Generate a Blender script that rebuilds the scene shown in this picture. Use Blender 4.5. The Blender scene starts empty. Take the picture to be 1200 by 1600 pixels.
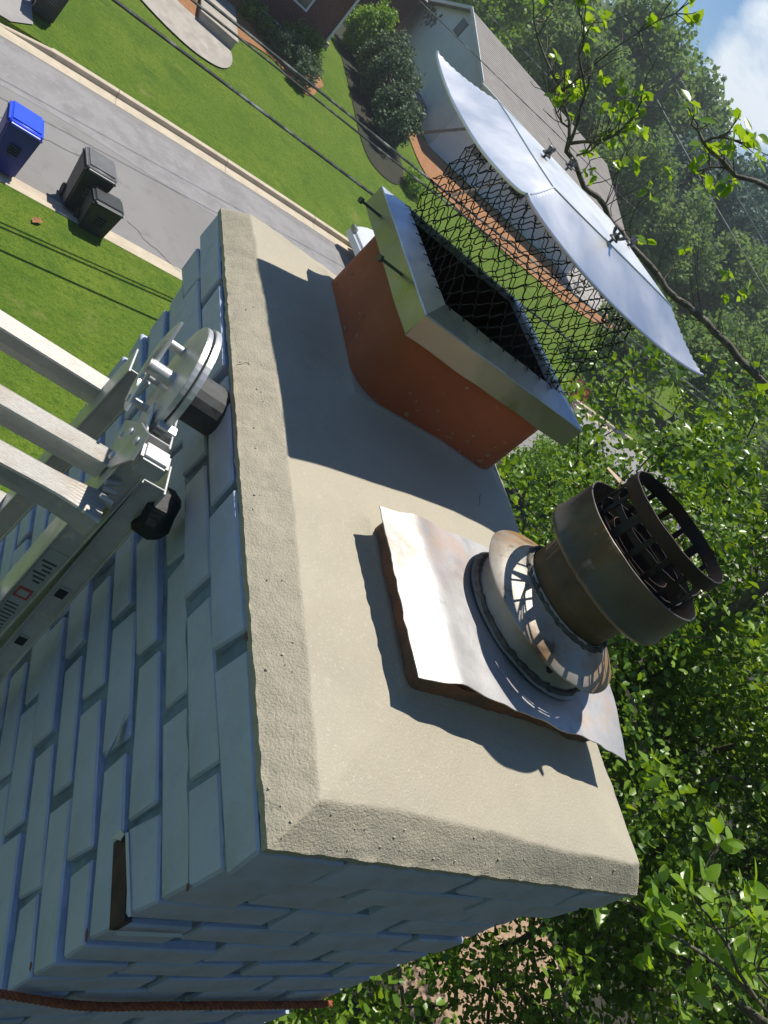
import bpy, bmesh, math, random
import numpy as np
from mathutils import Vector, Matrix, noise
rnd = random.Random(7)
rng = np.random.default_rng(11)
S = bpy.context.scene
COL = S.collection

# ------------------------------------------------------------------ camera
cam = bpy.data.cameras.new('camera'); cob = bpy.data.objects.new('camera', cam); COL.objects.link(cob)
cr = Vector((0.712406, -0.168178, 0.681317)); cd = Vector((0.357518, -0.748444, -0.558580)); cf = Vector((0.603869, 0.641520, -0.473070))
CAM = Vector((-0.43273, -0.23233, 0.54261))
cob.matrix_world = Matrix(((cr.x, -cd.x, -cf.x, CAM.x), (cr.y, -cd.y, -cf.y, CAM.y), (cr.z, -cd.z, -cf.z, CAM.z), (0, 0, 0, 1)))
cam.sensor_fit = 'HORIZONTAL'; cam.sensor_width = 36; cam.lens = 36 * 1239.4 / 1200
cam.clip_start = .02; cam.clip_end = 1500
S.camera = cob
# ------------------------------------------------------------------ light
SUNV = Vector((.06, .14, .37)).normalized()
EL = math.asin(SUNV.z); AZ = math.atan2(SUNV.x, SUNV.y)
S.view_settings.view_transform = 'Standard'; S.view_settings.look = 'None'; S.view_settings.gamma = 1
S.view_settings.use_curve_mapping = False
S.view_settings.exposure = 0.46
W = bpy.data.worlds.new('World'); S.world = W; W.use_nodes = True
wt = W.node_tree; wt.nodes.clear()
wo = wt.nodes.new('ShaderNodeOutputWorld'); wb = wt.nodes.new('ShaderNodeBackground'); wb.inputs[1].default_value = .055
sky = wt.nodes.new('ShaderNodeTexSky'); sky.sky_type = 'NISHITA'; sky.sun_disc = False
sky.sun_elevation = EL; sky.sun_rotation = AZ; sky.air_density = 1.0; sky.dust_density = .15; sky.ozone_density = 4.0
wc = wt.nodes.new('ShaderNodeTexCoord'); wm = wt.nodes.new('ShaderNodeMapping'); wm.inputs['Scale'].default_value = (1, 1, 2.2)
wm.inputs['Location'].default_value = (.35, .2, .1)
wn = wt.nodes.new('ShaderNodeTexNoise'); wn.inputs['Scale'].default_value = 3.2; wn.inputs['Detail'].default_value = 9; wn.inputs['Roughness'].default_value = .62
wr = wt.nodes.new('ShaderNodeValToRGB'); wr.color_ramp.elements[0].position = .70; wr.color_ramp.elements[1].position = .86
wx = wt.nodes.new('ShaderNodeMix'); wx.data_type = 'RGBA'; wx.inputs['B'].default_value = (11.5, 12.5, 13.5, 1)
L = wt.links.new
wd = wt.nodes.new('ShaderNodeVectorMath'); wd.operation = 'DOT_PRODUCT'; wd.inputs[1].default_value = (math.sin(math.radians(38.5)) * .99, math.cos(math.radians(38.5)) * .99, .150)
wq = wt.nodes.new('ShaderNodeMapRange'); wq.inputs[1].default_value = .9955; wq.inputs[2].default_value = .9992; wq.inputs[4].default_value = .33
wa = wt.nodes.new('ShaderNodeMath'); wa.operation = 'ADD'
L(wc.outputs['Generated'], wm.inputs[0]); L(wc.outputs['Generated'], wd.inputs[0]); L(wd.outputs['Value'], wq.inputs[0]); L(wm.outputs[0], wn.inputs['Vector'])
L(wn.outputs[0], wa.inputs[0]); L(wq.outputs[0], wa.inputs[1]); L(wa.outputs[0], wr.inputs[0])
wtint = wt.nodes.new('ShaderNodeMix'); wtint.data_type = 'RGBA'; wtint.blend_type = 'MULTIPLY'; wtint.inputs['Factor'].default_value = 1; wtint.inputs['B'].default_value = (.78, 1.0, 1.22, 1)
L(sky.outputs[0], wtint.inputs['A'])
L(wr.outputs[0], wx.inputs['Factor']); L(wtint.outputs['Result'], wx.inputs['A']); L(wx.outputs['Result'], wb.inputs[0]); L(wb.outputs[0], wo.inputs[0])
sl = bpy.data.lights.new('sun', 'SUN'); sl.energy = 4.0; sl.angle = math.radians(.53); sl.color = (1, .955, .87)
so = bpy.data.objects.new('sun', sl); COL.objects.link(so); so.rotation_euler = SUNV.to_track_quat('Z', 'Y').to_euler()
S.render.engine = 'CYCLES'

# ------------------------------------------------------------------ materials
def mat(name, base=(.5, .5, .5), rough=.6, metal=0, var=None, vscale=8, vdet=6, vpos=(.4, .6), bump=0, bscale=60, bdist=.004, bdet=4,
        spec=.5, stains=None, rvar=0, coat=0, trans=0, attr=None, space='Object'):
    """base + noise variation towards var; stains = list of (colour, scale, lo, hi); bump = strength (or list of (strength, scale, dist))"""
    m = bpy.data.materials.new(name); m.use_nodes = True; t = m.node_tree; n = t.nodes; l = t.links.new
    p = n['Principled BSDF']; out = n['Material Output']
    tc = n.new('ShaderNodeTexCoord'); vec = tc.outputs[space]
    def noi(sc, det=6, r=.6):
        x = n.new('ShaderNodeTexNoise'); x.inputs['Scale'].default_value = sc; x.inputs['Detail'].default_value = det
        x.inputs['Roughness'].default_value = r; l(vec, x.inputs['Vector']); return x.outputs[0]
    def ramp(v, a, b):
        r = n.new('ShaderNodeMapRange'); r.inputs[1].default_value = a; r.inputs[2].default_value = b; r.clamp = True; l(v, r.inputs[0]); return r.outputs[0]
    def mix(f, a, b):
        x = n.new('ShaderNodeMix'); x.data_type = 'RGBA'
        l(f, x.inputs['Factor'])
        if isinstance(a, tuple): x.inputs['A'].default_value = (*a, 1)
        else: l(a, x.inputs['A'])
        if isinstance(b, tuple): x.inputs['B'].default_value = (*b, 1)
        else: l(b, x.inputs['B'])
        return x.outputs['Result']
    c = base
    if var: c = mix(ramp(noi(vscale, vdet), *vpos), c, var)
    for s in (stains or []): c = mix(ramp(noi(s[1], 8, .65), s[2], s[3]), c, s[0])
    if attr:
        a = n.new('ShaderNodeAttribute'); a.attribute_name = 'tone'
        c = mix(a.outputs['Fac'], c, attr)
    if isinstance(c, tuple): p.inputs['Base Color'].default_value = (*c, 1)
    else: l(c, p.inputs['Base Color'])
    p.inputs['Roughness'].default_value = rough; p.inputs['Metallic'].default_value = metal
    p.inputs['Specular IOR Level'].default_value = spec
    if coat: p.inputs['Coat Weight'].default_value = coat
    if rvar:
        r = n.new('ShaderNodeMapRange'); r.inputs[1].default_value = .3; r.inputs[2].default_value = .7
        r.inputs[3].default_value = max(.02, rough - rvar); r.inputs[4].default_value = min(1, rough + rvar); l(noi(vscale * 2.3, 6), r.inputs[0]); l(r.outputs[0], p.inputs['Roughness'])
    bl = bump if isinstance(bump, list) else ([(bump, bscale, bdist)] if bump else [])
    prev = None
    for st, sc, di in bl:
        b = n.new('ShaderNodeBump'); b.inputs['Strength'].default_value = st; b.inputs['Distance'].default_value = di
        l(noi(sc, bdet), b.inputs['Height'])
        if prev: l(prev, b.inputs['Normal'])
        prev = b.outputs[0]
    if prev: l(prev, p.inputs['Normal'])
    if trans:
        tr = n.new('ShaderNodeBsdfTranslucent'); ms = n.new('ShaderNodeMixShader'); ms.inputs[0].default_value = trans
        if isinstance(c, tuple): tr.inputs[0].default_value = (*c, 1)
        else:
            hs = n.new('ShaderNodeHueSaturation'); hs.inputs['Hue'].default_value = .48; hs.inputs['Value'].default_value = 1.6; hs.inputs['Saturation'].default_value = 1.1
            l(c, hs.inputs['Color']); l(hs.outputs[0], tr.inputs[0])
        l(p.outputs[0], ms.inputs[1]); l(tr.outputs[0], ms.inputs[2]); l(ms.outputs[0], out.inputs[0])
    return m

M = {}
M['paint'] = mat('painted_brick', (.50, .54, .66), .5, var=(.42, .46, .575), vscale=9, vpos=(.35, .7), bump=[(.55, 14, .012), (.4, 60, .004), (.3, 300, .001)],
                 stains=[((.34, .36, .40), 5.5, .58, .78), ((.60, .63, .7), 14, .60, .8), ((.40, .42, .45), 2.1, .55, .72), ((.25, .26, .27), 24, .68, .76)])
M['joint'] = mat('painted_mortar', (.22, .30, .40), .6, var=(.12, .17, .23), vscale=14, bump=[(.7, 90, .006), (.3, 300, .002)])  # same paint as the bricks; groove shade and blue put into the colour
M['raw'] = mat('raw_clay', (.10, .055, .045), .9, var=(.05, .035, .035), vscale=30, bump=[(.8, 120, .004)])
M['peel'] = mat('paint_flake', (.62, .6, .56), .55, bump=[(.3, 80, .002)])
M['flaked'] = mat('bare_brick_flake', (.22, .09, .075), .9, bump=[(.6, 200, .002)])
M['crown'] = mat('mortar_crown', (.43, .385, .285), .62, var=(.39, .345, .255), vscale=5, vpos=(.35, .65), bump=[(.55, 380, .0018), (.3, 60, .0015), (.3, 16, .004)], rvar=.12,
                 stains=[((.36, .32, .24), 2.3, .58, .72), ((.50, .45, .35), 330, .56, .68), ((.47, .42, .32), 60, .6, .75), ((.37, .33, .255), 7, .60, .70), ((.33, .30, .235), 140, .70, .78)])
M['crown_rough'] = mat('mortar_crown_rough', (.455, .405, .30), .85, var=(.40, .355, .265), vscale=90, vpos=(.35, .7), bump=[(.75, 420, .0020), (.35, 130, .002)],
                       stains=[((.40, .36, .275), 9, .5, .7)])
M['clay'] = mat('terracotta', (.42, .115, .045), .72, var=(.27, .07, .03), vscale=5, vpos=(.35, .7), bump=[(.25, 130, .0015)],
                stains=[((.30, .075, .03), 3.2, .52, .7), ((.50, .36, .28), 34, .645, .70), ((.16, .06, .035), 7, .62, .74)])
M['smear'] = mat('mortar_smear', (.40, .24, .15), .9, var=(.36, .17, .09), vscale=60)
M['crackline'] = mat('crack_line', (.13, .115, .09), .95)
M['flue_in'] = mat('sooty_clay', (.03, .018, .014), .95, bump=.4, bscale=80)  # near-black clay colour for the inside of the flue
M['steel'] = mat('galvanised_steel', (.50, .48, .42), .38, 1, var=(.36, .35, .32), vscale=7, vpos=(.3, .7), rvar=.14, bump=[(.12, 30, .003)], stains=[((.30, .27, .21), 10, .6, .75)])
M['flange'] = mat('brushed_flange', (.62, .65, .70), .42, 1, var=(.5, .53, .58), vscale=18, rvar=.1, bump=[(.15, 60, .002)])
M['lid'] = mat('bright_aluminium', (.86, .85, .83), .36, 1, var=(.80, .80, .79), vscale=4, vpos=(.3, .7), rvar=.05, bump=[(.05, 7, .008), (.06, 60, .002)])
M['blackwire'] = mat('black_wire', (.014, .013, .012), .5, .3)
M['bolt'] = mat('zinc_bolt', (.16, .16, .15), .45, .8)
M['pan'] = mat('weathered_tin', (.50, .485, .475), .5, .4, var=(.42, .405, .395), vscale=9, rvar=.12, bump=[(.25, 14, .006), (.2, 120, .001)],
               stains=[((.42, .25, .12), 5.2, .55, .72), ((.44, .33, .30), 7.3, .52, .76), ((.27, .17, .10), 12, .64, .76), ((.36, .36, .35), 26, .60, .7)])
M['collar'] = mat('stained_collar', (.46, .42, .36), .55, .45, var=(.36, .31, .25), vscale=14, bump=[(.3, 60, .002)], stains=[((.38, .21, .08), 9, .46, .60), ((.15, .10, .06), 20, .58, .68)])
M['cone'] = mat('grey_collar_base', (.36, .34, .30), .6, .4, var=(.25, .235, .21), vscale=10, bump=[(.3, 50, .002)])
M['rustpipe'] = mat('rusty_pipe', (.155, .115, .075), .6, .45, var=(.085, .062, .045), vscale=11, vpos=(.35, .65), rvar=.12, bump=[(.4, 90, .0018)], stains=[((.26, .13, .045), 9, .50, .68), ((.05, .04, .035), 6, .54, .7)])
M['capmetal'] = mat('smoked_metal', (.17, .155, .13), .5, .6, var=(.10, .088, .074), vscale=9, vpos=(.35, .65), rvar=.15, bump=[(.3, 60, .002)], stains=[((.17, .085, .04), 8, .52, .7), ((.06, .055, .05), 5, .50, .66), ((.28, .27, .24), 17, .62, .72)])
M['cage'] = mat('scorched_cage', (.045, .036, .032), .65, .5, var=(.09, .045, .03), vscale=30, vpos=(.5, .7), bump=[(.5, 120, .0015)])
M['caulk'] = mat('dirty_caulk', (.15, .135, .11), .85, var=(.07, .06, .05), vscale=60, bump=[(.9, 90, .004)])
M['rusttile'] = mat('rust_stained_tile', (.24, .10, .055), .85, var=(.11, .075, .055), vscale=22, vpos=(.35, .65), bump=[(.9, 70, .006), (.5, 240, .002)], stains=[((.36, .30, .23), 12, .62, .74)])
M['alu'] = mat('ladder_aluminium', (.66, .66, .65), .42, .55, var=(.52, .52, .51), vscale=12, rvar=.12, bump=[(.2, 40, .002), (.15, 200, .0008)], stains=[((.74, .72, .66), 24, .60, .70), ((.38, .36, .33), 9, .58, .74)])
M['tread'] = mat('worn_tread', (.44, .42, .385), .5, .3, var=(.37, .31, .25), vscale=16, vpos=(.5, .75), bump=[(.3, 160, .001)], stains=[((.42, .27, .17), 20, .62, .76)])
M['rubber'] = mat('black_rubber', (.018, .02, .022), .6, bump=[(.5, 50, .004)])
M['greyrubber'] = mat('grey_rubber', (.085, .09, .09), .7, var=(.06, .062, .06), vscale=30, bump=[(.4, 80, .002)])
M['label'] = mat('label_film', (.40, .41, .42), .35, .2, var=(.46, .46, .46), vscale=12)
M['ink'] = mat('label_ink', (.07, .07, .08), .5)
M['redink'] = mat('red_ink', (.50, .07, .07), .5)
M['yellow'] = mat('yellow_sticker', (.42, .36, .06), .5)
M['rope'] = mat('rust_rope', (.42, .12, .045), .9, var=(.26, .07, .035), vscale=90, bump=[(.8, 300, .002)])
M['grass'] = mat('lawn', (.105, .175, .016), .9, var=(.15, .215, .022), vscale=.45, vpos=(.35, .65), spec=.15, bump=[(1.0, 9, .06), (1.0, 34, .03)],
                 stains=[((.07, .14, .014), 1.3, .50, .72), ((.06, .13, .010), 11, .50, .68), ((.19, .24, .035), 4.1, .56, .78), ((.05, .11, .010), 37, .50, .66), ((.24, .24, .07), .8, .62, .8)])
M['asphalt'] = mat('asphalt', (.225, .215, .205), .9, var=(.26, .25, .24), vscale=.35, vpos=(.35, .65), spec=.3, bump=[(.5, 60, .01)],
                   stains=[((.205, .195, .185), 2.2, .55, .7), ((.30, .29, .28), 30, .62, .72)])
M['worn'] = mat('worn_asphalt', (.29, .28, .275), .9, var=(.235, .225, .22), vscale=2.2, vpos=(.4, .62), spec=.3, bump=[(.5, 50, .012)], stains=[((.33, .32, .31), 9, .56, .68)])
M['crack'] = mat('crack_filler', (.17, .165, .16), .9)
M['kerb'] = mat('kerb_concrete', (.56, .475, .35), .85, var=(.48, .405, .30), vscale=3, bump=[(.3, 60, .004)], stains=[((.40, .34, .26), 7, .6, .75)])
M['concrete'] = mat('pale_concrete', (.40, .365, .31), .85, var=(.33, .295, .25), vscale=3, bump=[(.3, 40, .004)], stains=[((.46, .42, .37), 1.6, .55, .7)])
M['drive'] = mat('driveway_asphalt', (.30, .28, .265), .9, var=(.34, .32, .30), vscale=1.2, bump=[(.3, 50, .005)])
M['mulch'] = mat('orange_mulch', (.42, .205, .085), .95, var=(.33, .15, .06), vscale=7, vpos=(.35, .65), bump=[(1, 22, .06)], stains=[((.52, .30, .16), 19, .56, .7)])
M['forest'] = mat('forest_floor', (.022, .03, .012), .95, var=(.035, .03, .018), vscale=.6, bump=[(1, 5, .1)])  # wood floor colour, also used as painted shade by hedge and yard
M['redbrick'] = mat('red_brick', (.185, .07, .045), .85, var=(.13, .05, .035), vscale=12, bump=[(.3, 60, .003)])
M['redbrick2'] = mat('red_brick_mortar', (.25, .19, .15), .9)
M['white'] = mat('white_trim', (.72, .72, .70), .5)
M['siding'] = mat('pale_siding', (.80, .81, .81), .7, var=(.74, .75, .76), vscale=.8, bump=[(.2, 6, .02)], stains=[((.33, .32, .29), 1.1, .66, .74)])
M['shingle'] = mat('tan_shingle', (.30, .275, .25), .9, var=(.26, .235, .21), vscale=1.4, bump=[(.5, 14, .02)], stains=[((.28, .245, .21), 9, .55, .7)])
M['darkshingle'] = mat('dark_shingle', (.045, .045, .047), .95, var=(.03, .03, .032), vscale=9, bump=[(.6, 60, .01)])
M['darksiding'] = mat('house_siding', (.30, .31, .32), .8)
M['glass'] = mat('window_glass', (.03, .035, .04), .08, spec=.8)
M['darkvent'] = mat('vent_grey', (.20, .215, .22), .6)
M['deckwood'] = mat('weathered_wood', (.34, .27, .21), .85, var=(.26, .20, .155), vscale=6)
M['metalgrey'] = mat('unit_grey', (.20, .205, .205), .6, .2)
M['blue'] = mat('blue_bin_plastic', (.018, .032, .26), .5, var=(.02, .035, .22), vscale=4, bump=[(.1, 30, .004)])
M['bluelid'] = mat('blue_lid_plastic', (.02, .085, .80), .4)
M['black'] = mat('black_bin_plastic', (.022, .028, .028), .5, var=(.03, .035, .034), vscale=5)
M['greylid'] = mat('grey_lid_plastic', (.15, .15, .15), .45, var=(.12, .12, .12), vscale=5)
M['carwhite'] = mat('white_car_paint', (.76, .77, .78), .25, coat=.6)
M['carblue'] = mat('blue_car_paint', (.03, .09, .30), .25, coat=.6)
M['carred'] = mat('red_car_paint', (.33, .02, .025), .25, coat=.6)
M['tyre'] = mat('tyre_rubber', (.02, .02, .02), .8)
M['rim'] = mat('wheel_alloy', (.4, .4, .4), .35, .9)
M['wire'] = mat('cable_sheath', (.05, .055, .05), .5, var=(.34, .34, .32), vscale=3, vpos=(.5, .66))
M['pole'] = mat('pole_wood', (.13, .105, .08), .9)
M['bark'] = mat('grey_bark', (.16, .135, .105), .9, var=(.085, .072, .056), vscale=22, bump=[(.8, 40, .01)], stains=[((.30, .30, .25), 30, .58, .68)])
M['twig'] = mat('twig_bark', (.15, .125, .09), .85, var=(.09, .07, .05), vscale=40)
def leafm(name, a, b, tip, rough=.42, trans=.3):
    return mat(name, a, rough, var=b, vscale=1.7, vpos=(.35, .65), trans=trans, attr=tip, spec=.45)
M['leaf'] = leafm('glossy_leaf', (.038, .10, .012), (.065, .145, .018), (.27, .42, .05), .33, .35)
M['leaf_big'] = leafm('fresh_leaf', (.14, .27, .025), (.20, .34, .035), (.30, .44, .06), .28, .45)
M['leaf_forest'] = leafm('forest_leaf', (.095, .175, .045), (.125, .215, .055), (.21, .32, .09), .7, .38)
M['leaf_lime'] = leafm('lime_leaf', (.12, .25, .025), (.16, .30, .03), (.22, .36, .05), .6, .3)
M['leaf_blue'] = leafm('blue_green_needle', (.05, .105, .075), (.065, .13, .09), (.10, .18, .13), .7, .2)
M['leaf_grey'] = leafm('grey_green_needle', (.07, .12, .055), (.09, .145, .07), (.17, .24, .13), .7, .15)
M['leaf_red'] = leafm('red_leaf', (.30, .03, .03), (.22, .025, .03), (.42, .08, .07), .6, .2)
M['gravel'] = mat('pale_stone', (.42, .40, .38), .9, var=(.28, .265, .25), vscale=4, bump=[(.5, 30, .01)])

# ------------------------------------------------------------------ helpers
def tag(o, label=None, cat=None, group=None, kind=None):
    if label: o['label'] = label
    if cat: o['category'] = cat
    if group: o['group'] = group
    if kind: o['kind'] = kind
    return o
def thing(name, loc, label, cat, group=None):
    o = bpy.data.objects.new(name, None); COL.objects.link(o); o.location = loc; o.empty_display_size = .1
    return tag(o, label, cat, group)
def link(name, me, parent=None, loc=None, rot=None):
    o = bpy.data.objects.new(name, me); COL.objects.link(o)
    if parent is not None: o.parent = parent
    if loc is not None: o.location = loc
    if rot is not None: o.rotation_euler = rot
    return o
def meshd(name, verts, faces, m, smooth=False):
    me = bpy.data.meshes.new(name); me.from_pydata([tuple(v) for v in verts], [], faces); 
    for x in (m if isinstance(m, list) else [m]): me.materials.append(x)
    if smooth: me.polygons.foreach_set('use_smooth', [True] * len(me.polygons))
    me.update(); return me
def sharp(me, ang=40):
    try: me.set_sharp_from_angle(angle=math.radians(ang))
    except Exception: pass
class MB:
    """collects world-space shapes; put() links them as one mesh, relative to the parent's location"""
    def __init__(s): s.v = []; s.f = []
    def add(s, v, f):
        b = len(s.v); s.v += [Vector(x) for x in v]; s.f += [tuple(i + b for i in q) for q in f]; return s
    def box(s, lo, hi, Mx=None, taper=1):
        x0, y0, z0 = lo; x1, y1, z1 = hi; cx, cy = (x0 + x1) / 2, (y0 + y1) / 2
        v = [(x0, y0, z0), (x1, y0, z0), (x1, y1, z0), (x0, y1, z0)] 
        v += [(cx + (a - cx) * taper, cy + (b - cy) * taper, z1) for a, b, _ in v]
        if Mx is not None: v = [Mx @ Vector(q) for q in v]
        return s.add(v, [(3, 2, 1, 0), (4, 5, 6, 7), (0, 1, 5, 4), (1, 2, 6, 5), (2, 3, 7, 6), (3, 0, 4, 7)])
    def tube(s, pts, r, n=8, cap=True):
        pts = [Vector(p) for p in pts]; rs = r if isinstance(r, (list, tuple)) else [r] * len(pts)
        base = len(s.v); up = None; rings = []
        for i, p in enumerate(pts):
            t = (pts[min(i + 1, len(pts) - 1)] - pts[max(i - 1, 0)]).normalized()
            if up is None: up = t.orthogonal().normalized()
            a = (up - t * up.dot(t)); a = a.normalized() if a.length > 1e-6 else t.orthogonal().normalized(); up = a; b = t.cross(a)
            ring = []
            for k in range(n):
                an = 2 * math.pi * k / n; s.v.append(p + (a * math.cos(an) + b * math.sin(an)) * rs[i]); ring.append(len(s.v) - 1)
            rings.append(ring)
        for i in range(len(rings) - 1):
            for k in range(n): s.f.append((rings[i][k], rings[i][(k + 1) % n], rings[i + 1][(k + 1) % n], rings[i + 1][k]))
        if cap: s.f.append(tuple(reversed(rings[0]))); s.f.append(tuple(rings[-1]))
        return s
    def lathe(s, prof, c, ax, n=64, wob=0, seed=0):
        """prof: (radius, height) pairs swept about axis ax through c"""
        ax = Vector(ax).normalized(); a = ax.cross(Vector((0, 1, 0))).normalized(); b = ax.cross(a); c = Vector(c); base = len(s.v)
        for r, h in prof:
            for k in range(n):
                an = 2 * math.pi * k / n; d = (a * math.cos(an) + b * math.sin(an))
                w = 1 + wob * noise.noise(Vector((math.cos(an) * 2, math.sin(an) * 2, h * 30 + seed)))
                s.v.append(c + d * r * w + ax * (h + wob * .12 * noise.noise(Vector((math.cos(an) * 3 + 9, math.sin(an) * 3, seed)))))
        for i in range(len(prof) - 1):
            for k in range(n): s.f.append((base + i * n + k, base + i * n + (k + 1) % n, base + (i + 1) * n + (k + 1) % n, base + (i + 1) * n + k))
        return s
    def grid(s, P):
        """P[i][j] world points"""
        b = len(s.v); ni, nj = len(P), len(P[0])
        for row in P: s.v += [Vector(p) for p in row]
        for i in range(ni - 1):
            for j in range(nj - 1): s.f.append((b + i * nj + j, b + (i + 1) * nj + j, b + (i + 1) * nj + j + 1, b + i * nj + j + 1))
        return s
    def put(s, name, m, parent=None, smooth=False, bevel=0, solid=0, seg=2, ang=40, off=0):
        o0 = Vector(parent.location) if parent is not None else Vector((0, 0, 0))
        if parent is not None and parent.parent is not None: o0 = o0 + Vector(parent.parent.location)
        me = meshd(name, [v - o0 for v in s.v], s.f, m, smooth)
        if solid or bevel:
            bm = bmesh.new(); bm.from_mesh(me)
            if solid:
                bmesh.ops.recalc_face_normals(bm, faces=bm.faces[:])
                bmesh.ops.solidify(bm, geom=bm.faces[:], thickness=solid)
            if bevel:
                es = [e for e in bm.edges if len(e.link_faces) == 2 and e.calc_face_angle(0) > math.radians(30)]
                bmesh.ops.bevel(bm, geom=es, offset=bevel, segments=seg, affect='EDGES', clamp_overlap=True)
                if smooth:
                    for f in bm.faces: f.smooth = True
            bm.to_mesh(me); bm.free()
        if smooth: sharp(me, ang)
        return link(name, me, parent)
def frame(o, x, y, z):
    """matrix with the given axes (columns) and origin"""
    x, y, z, o = Vector(x), Vector(y), Vector(z), Vector(o)
    return Matrix(((x.x, y.x, z.x, o.x), (x.y, y.y, z.y, o.y), (x.z, y.z, z.z, o.z), (0, 0, 0, 1)))
def fbm(p, sc, oc=4): return noise.fractal(Vector(p) * sc, 1.0, 2.0, oc)

# ------------------------------------------------------------------ ground and street
def yn(x): return 13.28 + .11 * x
def yf(x): return 19.05 + .27 * x - .006 * x * x if x < 15 else 21.75 + .1 * (x - 15)
if True:
    _yf = yf
    def yf(x): return 19.05 + .33 * x if x < -5 and False else _yf(x)
def G(x, y):
    if y <= yn(x): return -6.87
    if y < yf(x): return -7.0
    t = min(max((y - yf(x)) / 14, 0), 1); z = -6.87 + .97 * t * t * (3 - 2 * t)
    d = math.hypot(x, y)
    if d > 62: z += (min(d, 260) - 62) * .06
    return z
xs = list(np.unique(np.round(np.concatenate([np.arange(-16, 40, 1.), np.arange(40, 130, 4.), [-200, -120, -70, -40, -25, 150, 200, 300, 500]]), 2)))
def ycol(x):
    a = [-300, -80, -20, -5, 2, 5, 8, 10, 12]; n0 = yn(x) if x > -60 else yn(-60); f0 = yf(max(x, -16)) if x < -16 else yf(x)
    f0 = max(f0, n0 + 1.5)
    out = [(v, -6.87) for v in a if v < n0 - .6] + [(n0 - .13, -6.87), (n0 - .10, -7.08), (f0 + .10, -7.08), (f0 + .13, -6.87)]
    while len(out) < len(a) + 4: out.insert(0, (out[0][0] - 50, -6.87))
    for k in [.6, 1.4, 2.2, 3, 4, 5, 6, 7, 8, 9, 10, 11, 12, 13, 14, 16, 19, 24, 30, 40, 50, 60, 75, 95, 120, 160, 220, 320, 480]:
        y = f0 + k; out.append((y, G(max(x, -16), y)))
    return out
gp = [[(x, y, z) for y, z in ycol(x)] for x in xs]
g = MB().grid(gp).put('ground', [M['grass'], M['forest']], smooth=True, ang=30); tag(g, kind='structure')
mi = []
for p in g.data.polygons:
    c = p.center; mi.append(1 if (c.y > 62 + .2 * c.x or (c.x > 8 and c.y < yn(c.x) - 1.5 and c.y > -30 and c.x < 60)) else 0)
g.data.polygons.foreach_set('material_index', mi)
if g.data.polygons[0].normal.z < 0: g.data.flip_normals()

def strip(name, fa, fb, x0, x1, z, m, step=1., kind='structure', nb=2):
    P = []
    n = max(2, int((x1 - x0) / step) + 1)
    for i in range(n):
        x = x0 + (x1 - x0) * i / (n - 1); a, b = fa(x), fb(x)
        P.append([(x, a + (b - a) * j / (nb - 1), z) for j in range(nb)])
    o = MB().grid(P).put(name, m); 
    if o.data.polygons[0].normal.z < 0: o.data.flip_normals()
    return tag(o, kind=kind)
strip('road', lambda x: yn(x) + .12, lambda x: yf(x) - .12, -16, 130, -7.0, M['asphalt'])
strip('worn_lane', lambda x: yn(x) + (yf(x) - yn(x)) * .56 + .12 * math.sin(x * .9), lambda x: yn(x) + (yf(x) - yn(x)) * .9 + .1 * math.sin(x * 1.3), -16, 130, -6.996, M['worn'], .5)
# kerbs: gutter pan, face and top, poured in 3 m lengths
def kerb_side(name, fy, sgn, x0, x1, low=None):
    root = bpy.data.objects.new(name, None); COL.objects.link(root); root.location = (0, 0, -7); root['kind'] = 'structure'
    x = x0
    while x < x1:
        xe = x + (3.05 if x < 40 else 12); P = []; n = 7
        for i in range(n):
            xx = x + .006 + (xe - x - .012) * i / (n - 1); y = fy(xx)
            h = .135
            if low and low[0] < xx < low[1]: h = .03
            elif low and low[1] <= xx < low[1] + 1.0: h = .03 + .105 * (xx - low[1])
            prof = [(-.42, -.05), (-.42, .006), (-.012, .012), (0, h - .012), (.014, h), (.17, h + .002), (.18, -.1)]
            P.append([(xx, y + sgn * a, -7 + b) for a, b in prof])
        o = MB().grid(P).put('kerb_segment', M['kerb'], root)
        x = xe
kerb_side('far_kerb', yf, 1, -15.5, 120, (-6, .3))
kerb_side('near_kerb', yn, -1, -15.5, 120)
def ring_area(name, poly, m, dz=.02, cell=.5, kind='structure'):
    """flat polygon cut on a grid and draped on the terrain"""
    bm = bmesh.new(); bm.faces.new([bm.verts.new((x, y, 0)) for x, y in poly])
    xs_ = [p[0] for p in poly]; ys_ = [p[1] for p in poly]
    for ax, lo, hi in ((0, min(xs_), max(xs_)), (1, min(ys_), max(ys_))):
        v = lo + cell
        while v < hi:
            no = (1, 0, 0) if ax == 0 else (0, 1, 0); co = (v, 0, 0) if ax == 0 else (0, v, 0)
            bmesh.ops.bisect_plane(bm, geom=bm.verts[:] + bm.edges[:] + bm.faces[:], plane_co=co, plane_no=no); v += cell
    for v in bm.verts: v.co.z = G(v.co.x, v.co.y) + dz
    me = bpy.data.meshes.new(name); bm.to_mesh(me); bm.free(); me.materials.append(m)
    if me.polygons[0].normal.z < 0: me.flip_normals()
    return tag(link(name, me), kind=kind)
def smooth_poly(pts, n=6, closed=True):
    out = []; N = len(pts)
    for i in range(N):
        p0, p1, p2, p3 = [Vector(pts[(i + k - 1) % N]).to_3d() for k in range(4)]
        for k in range(n):
            t = k / n
            q = .5 * ((2 * p1) + (-p0 + p2) * t + (2 * p0 - 5 * p1 + 4 * p2 - p3) * t * t + (-p0 + 3 * p1 - 3 * p2 + p3) * t ** 3)
            out.append((q.x, q.y))
    return out
ring_area('driveway', [(-5.2, yf(-5) + .12), (.35, yf(.3) + .14), (.75, 19.9), (.62, 20.6), (.7, 26), (.9, 34), (-5.2, 34)], M['drive'], .03)
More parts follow.
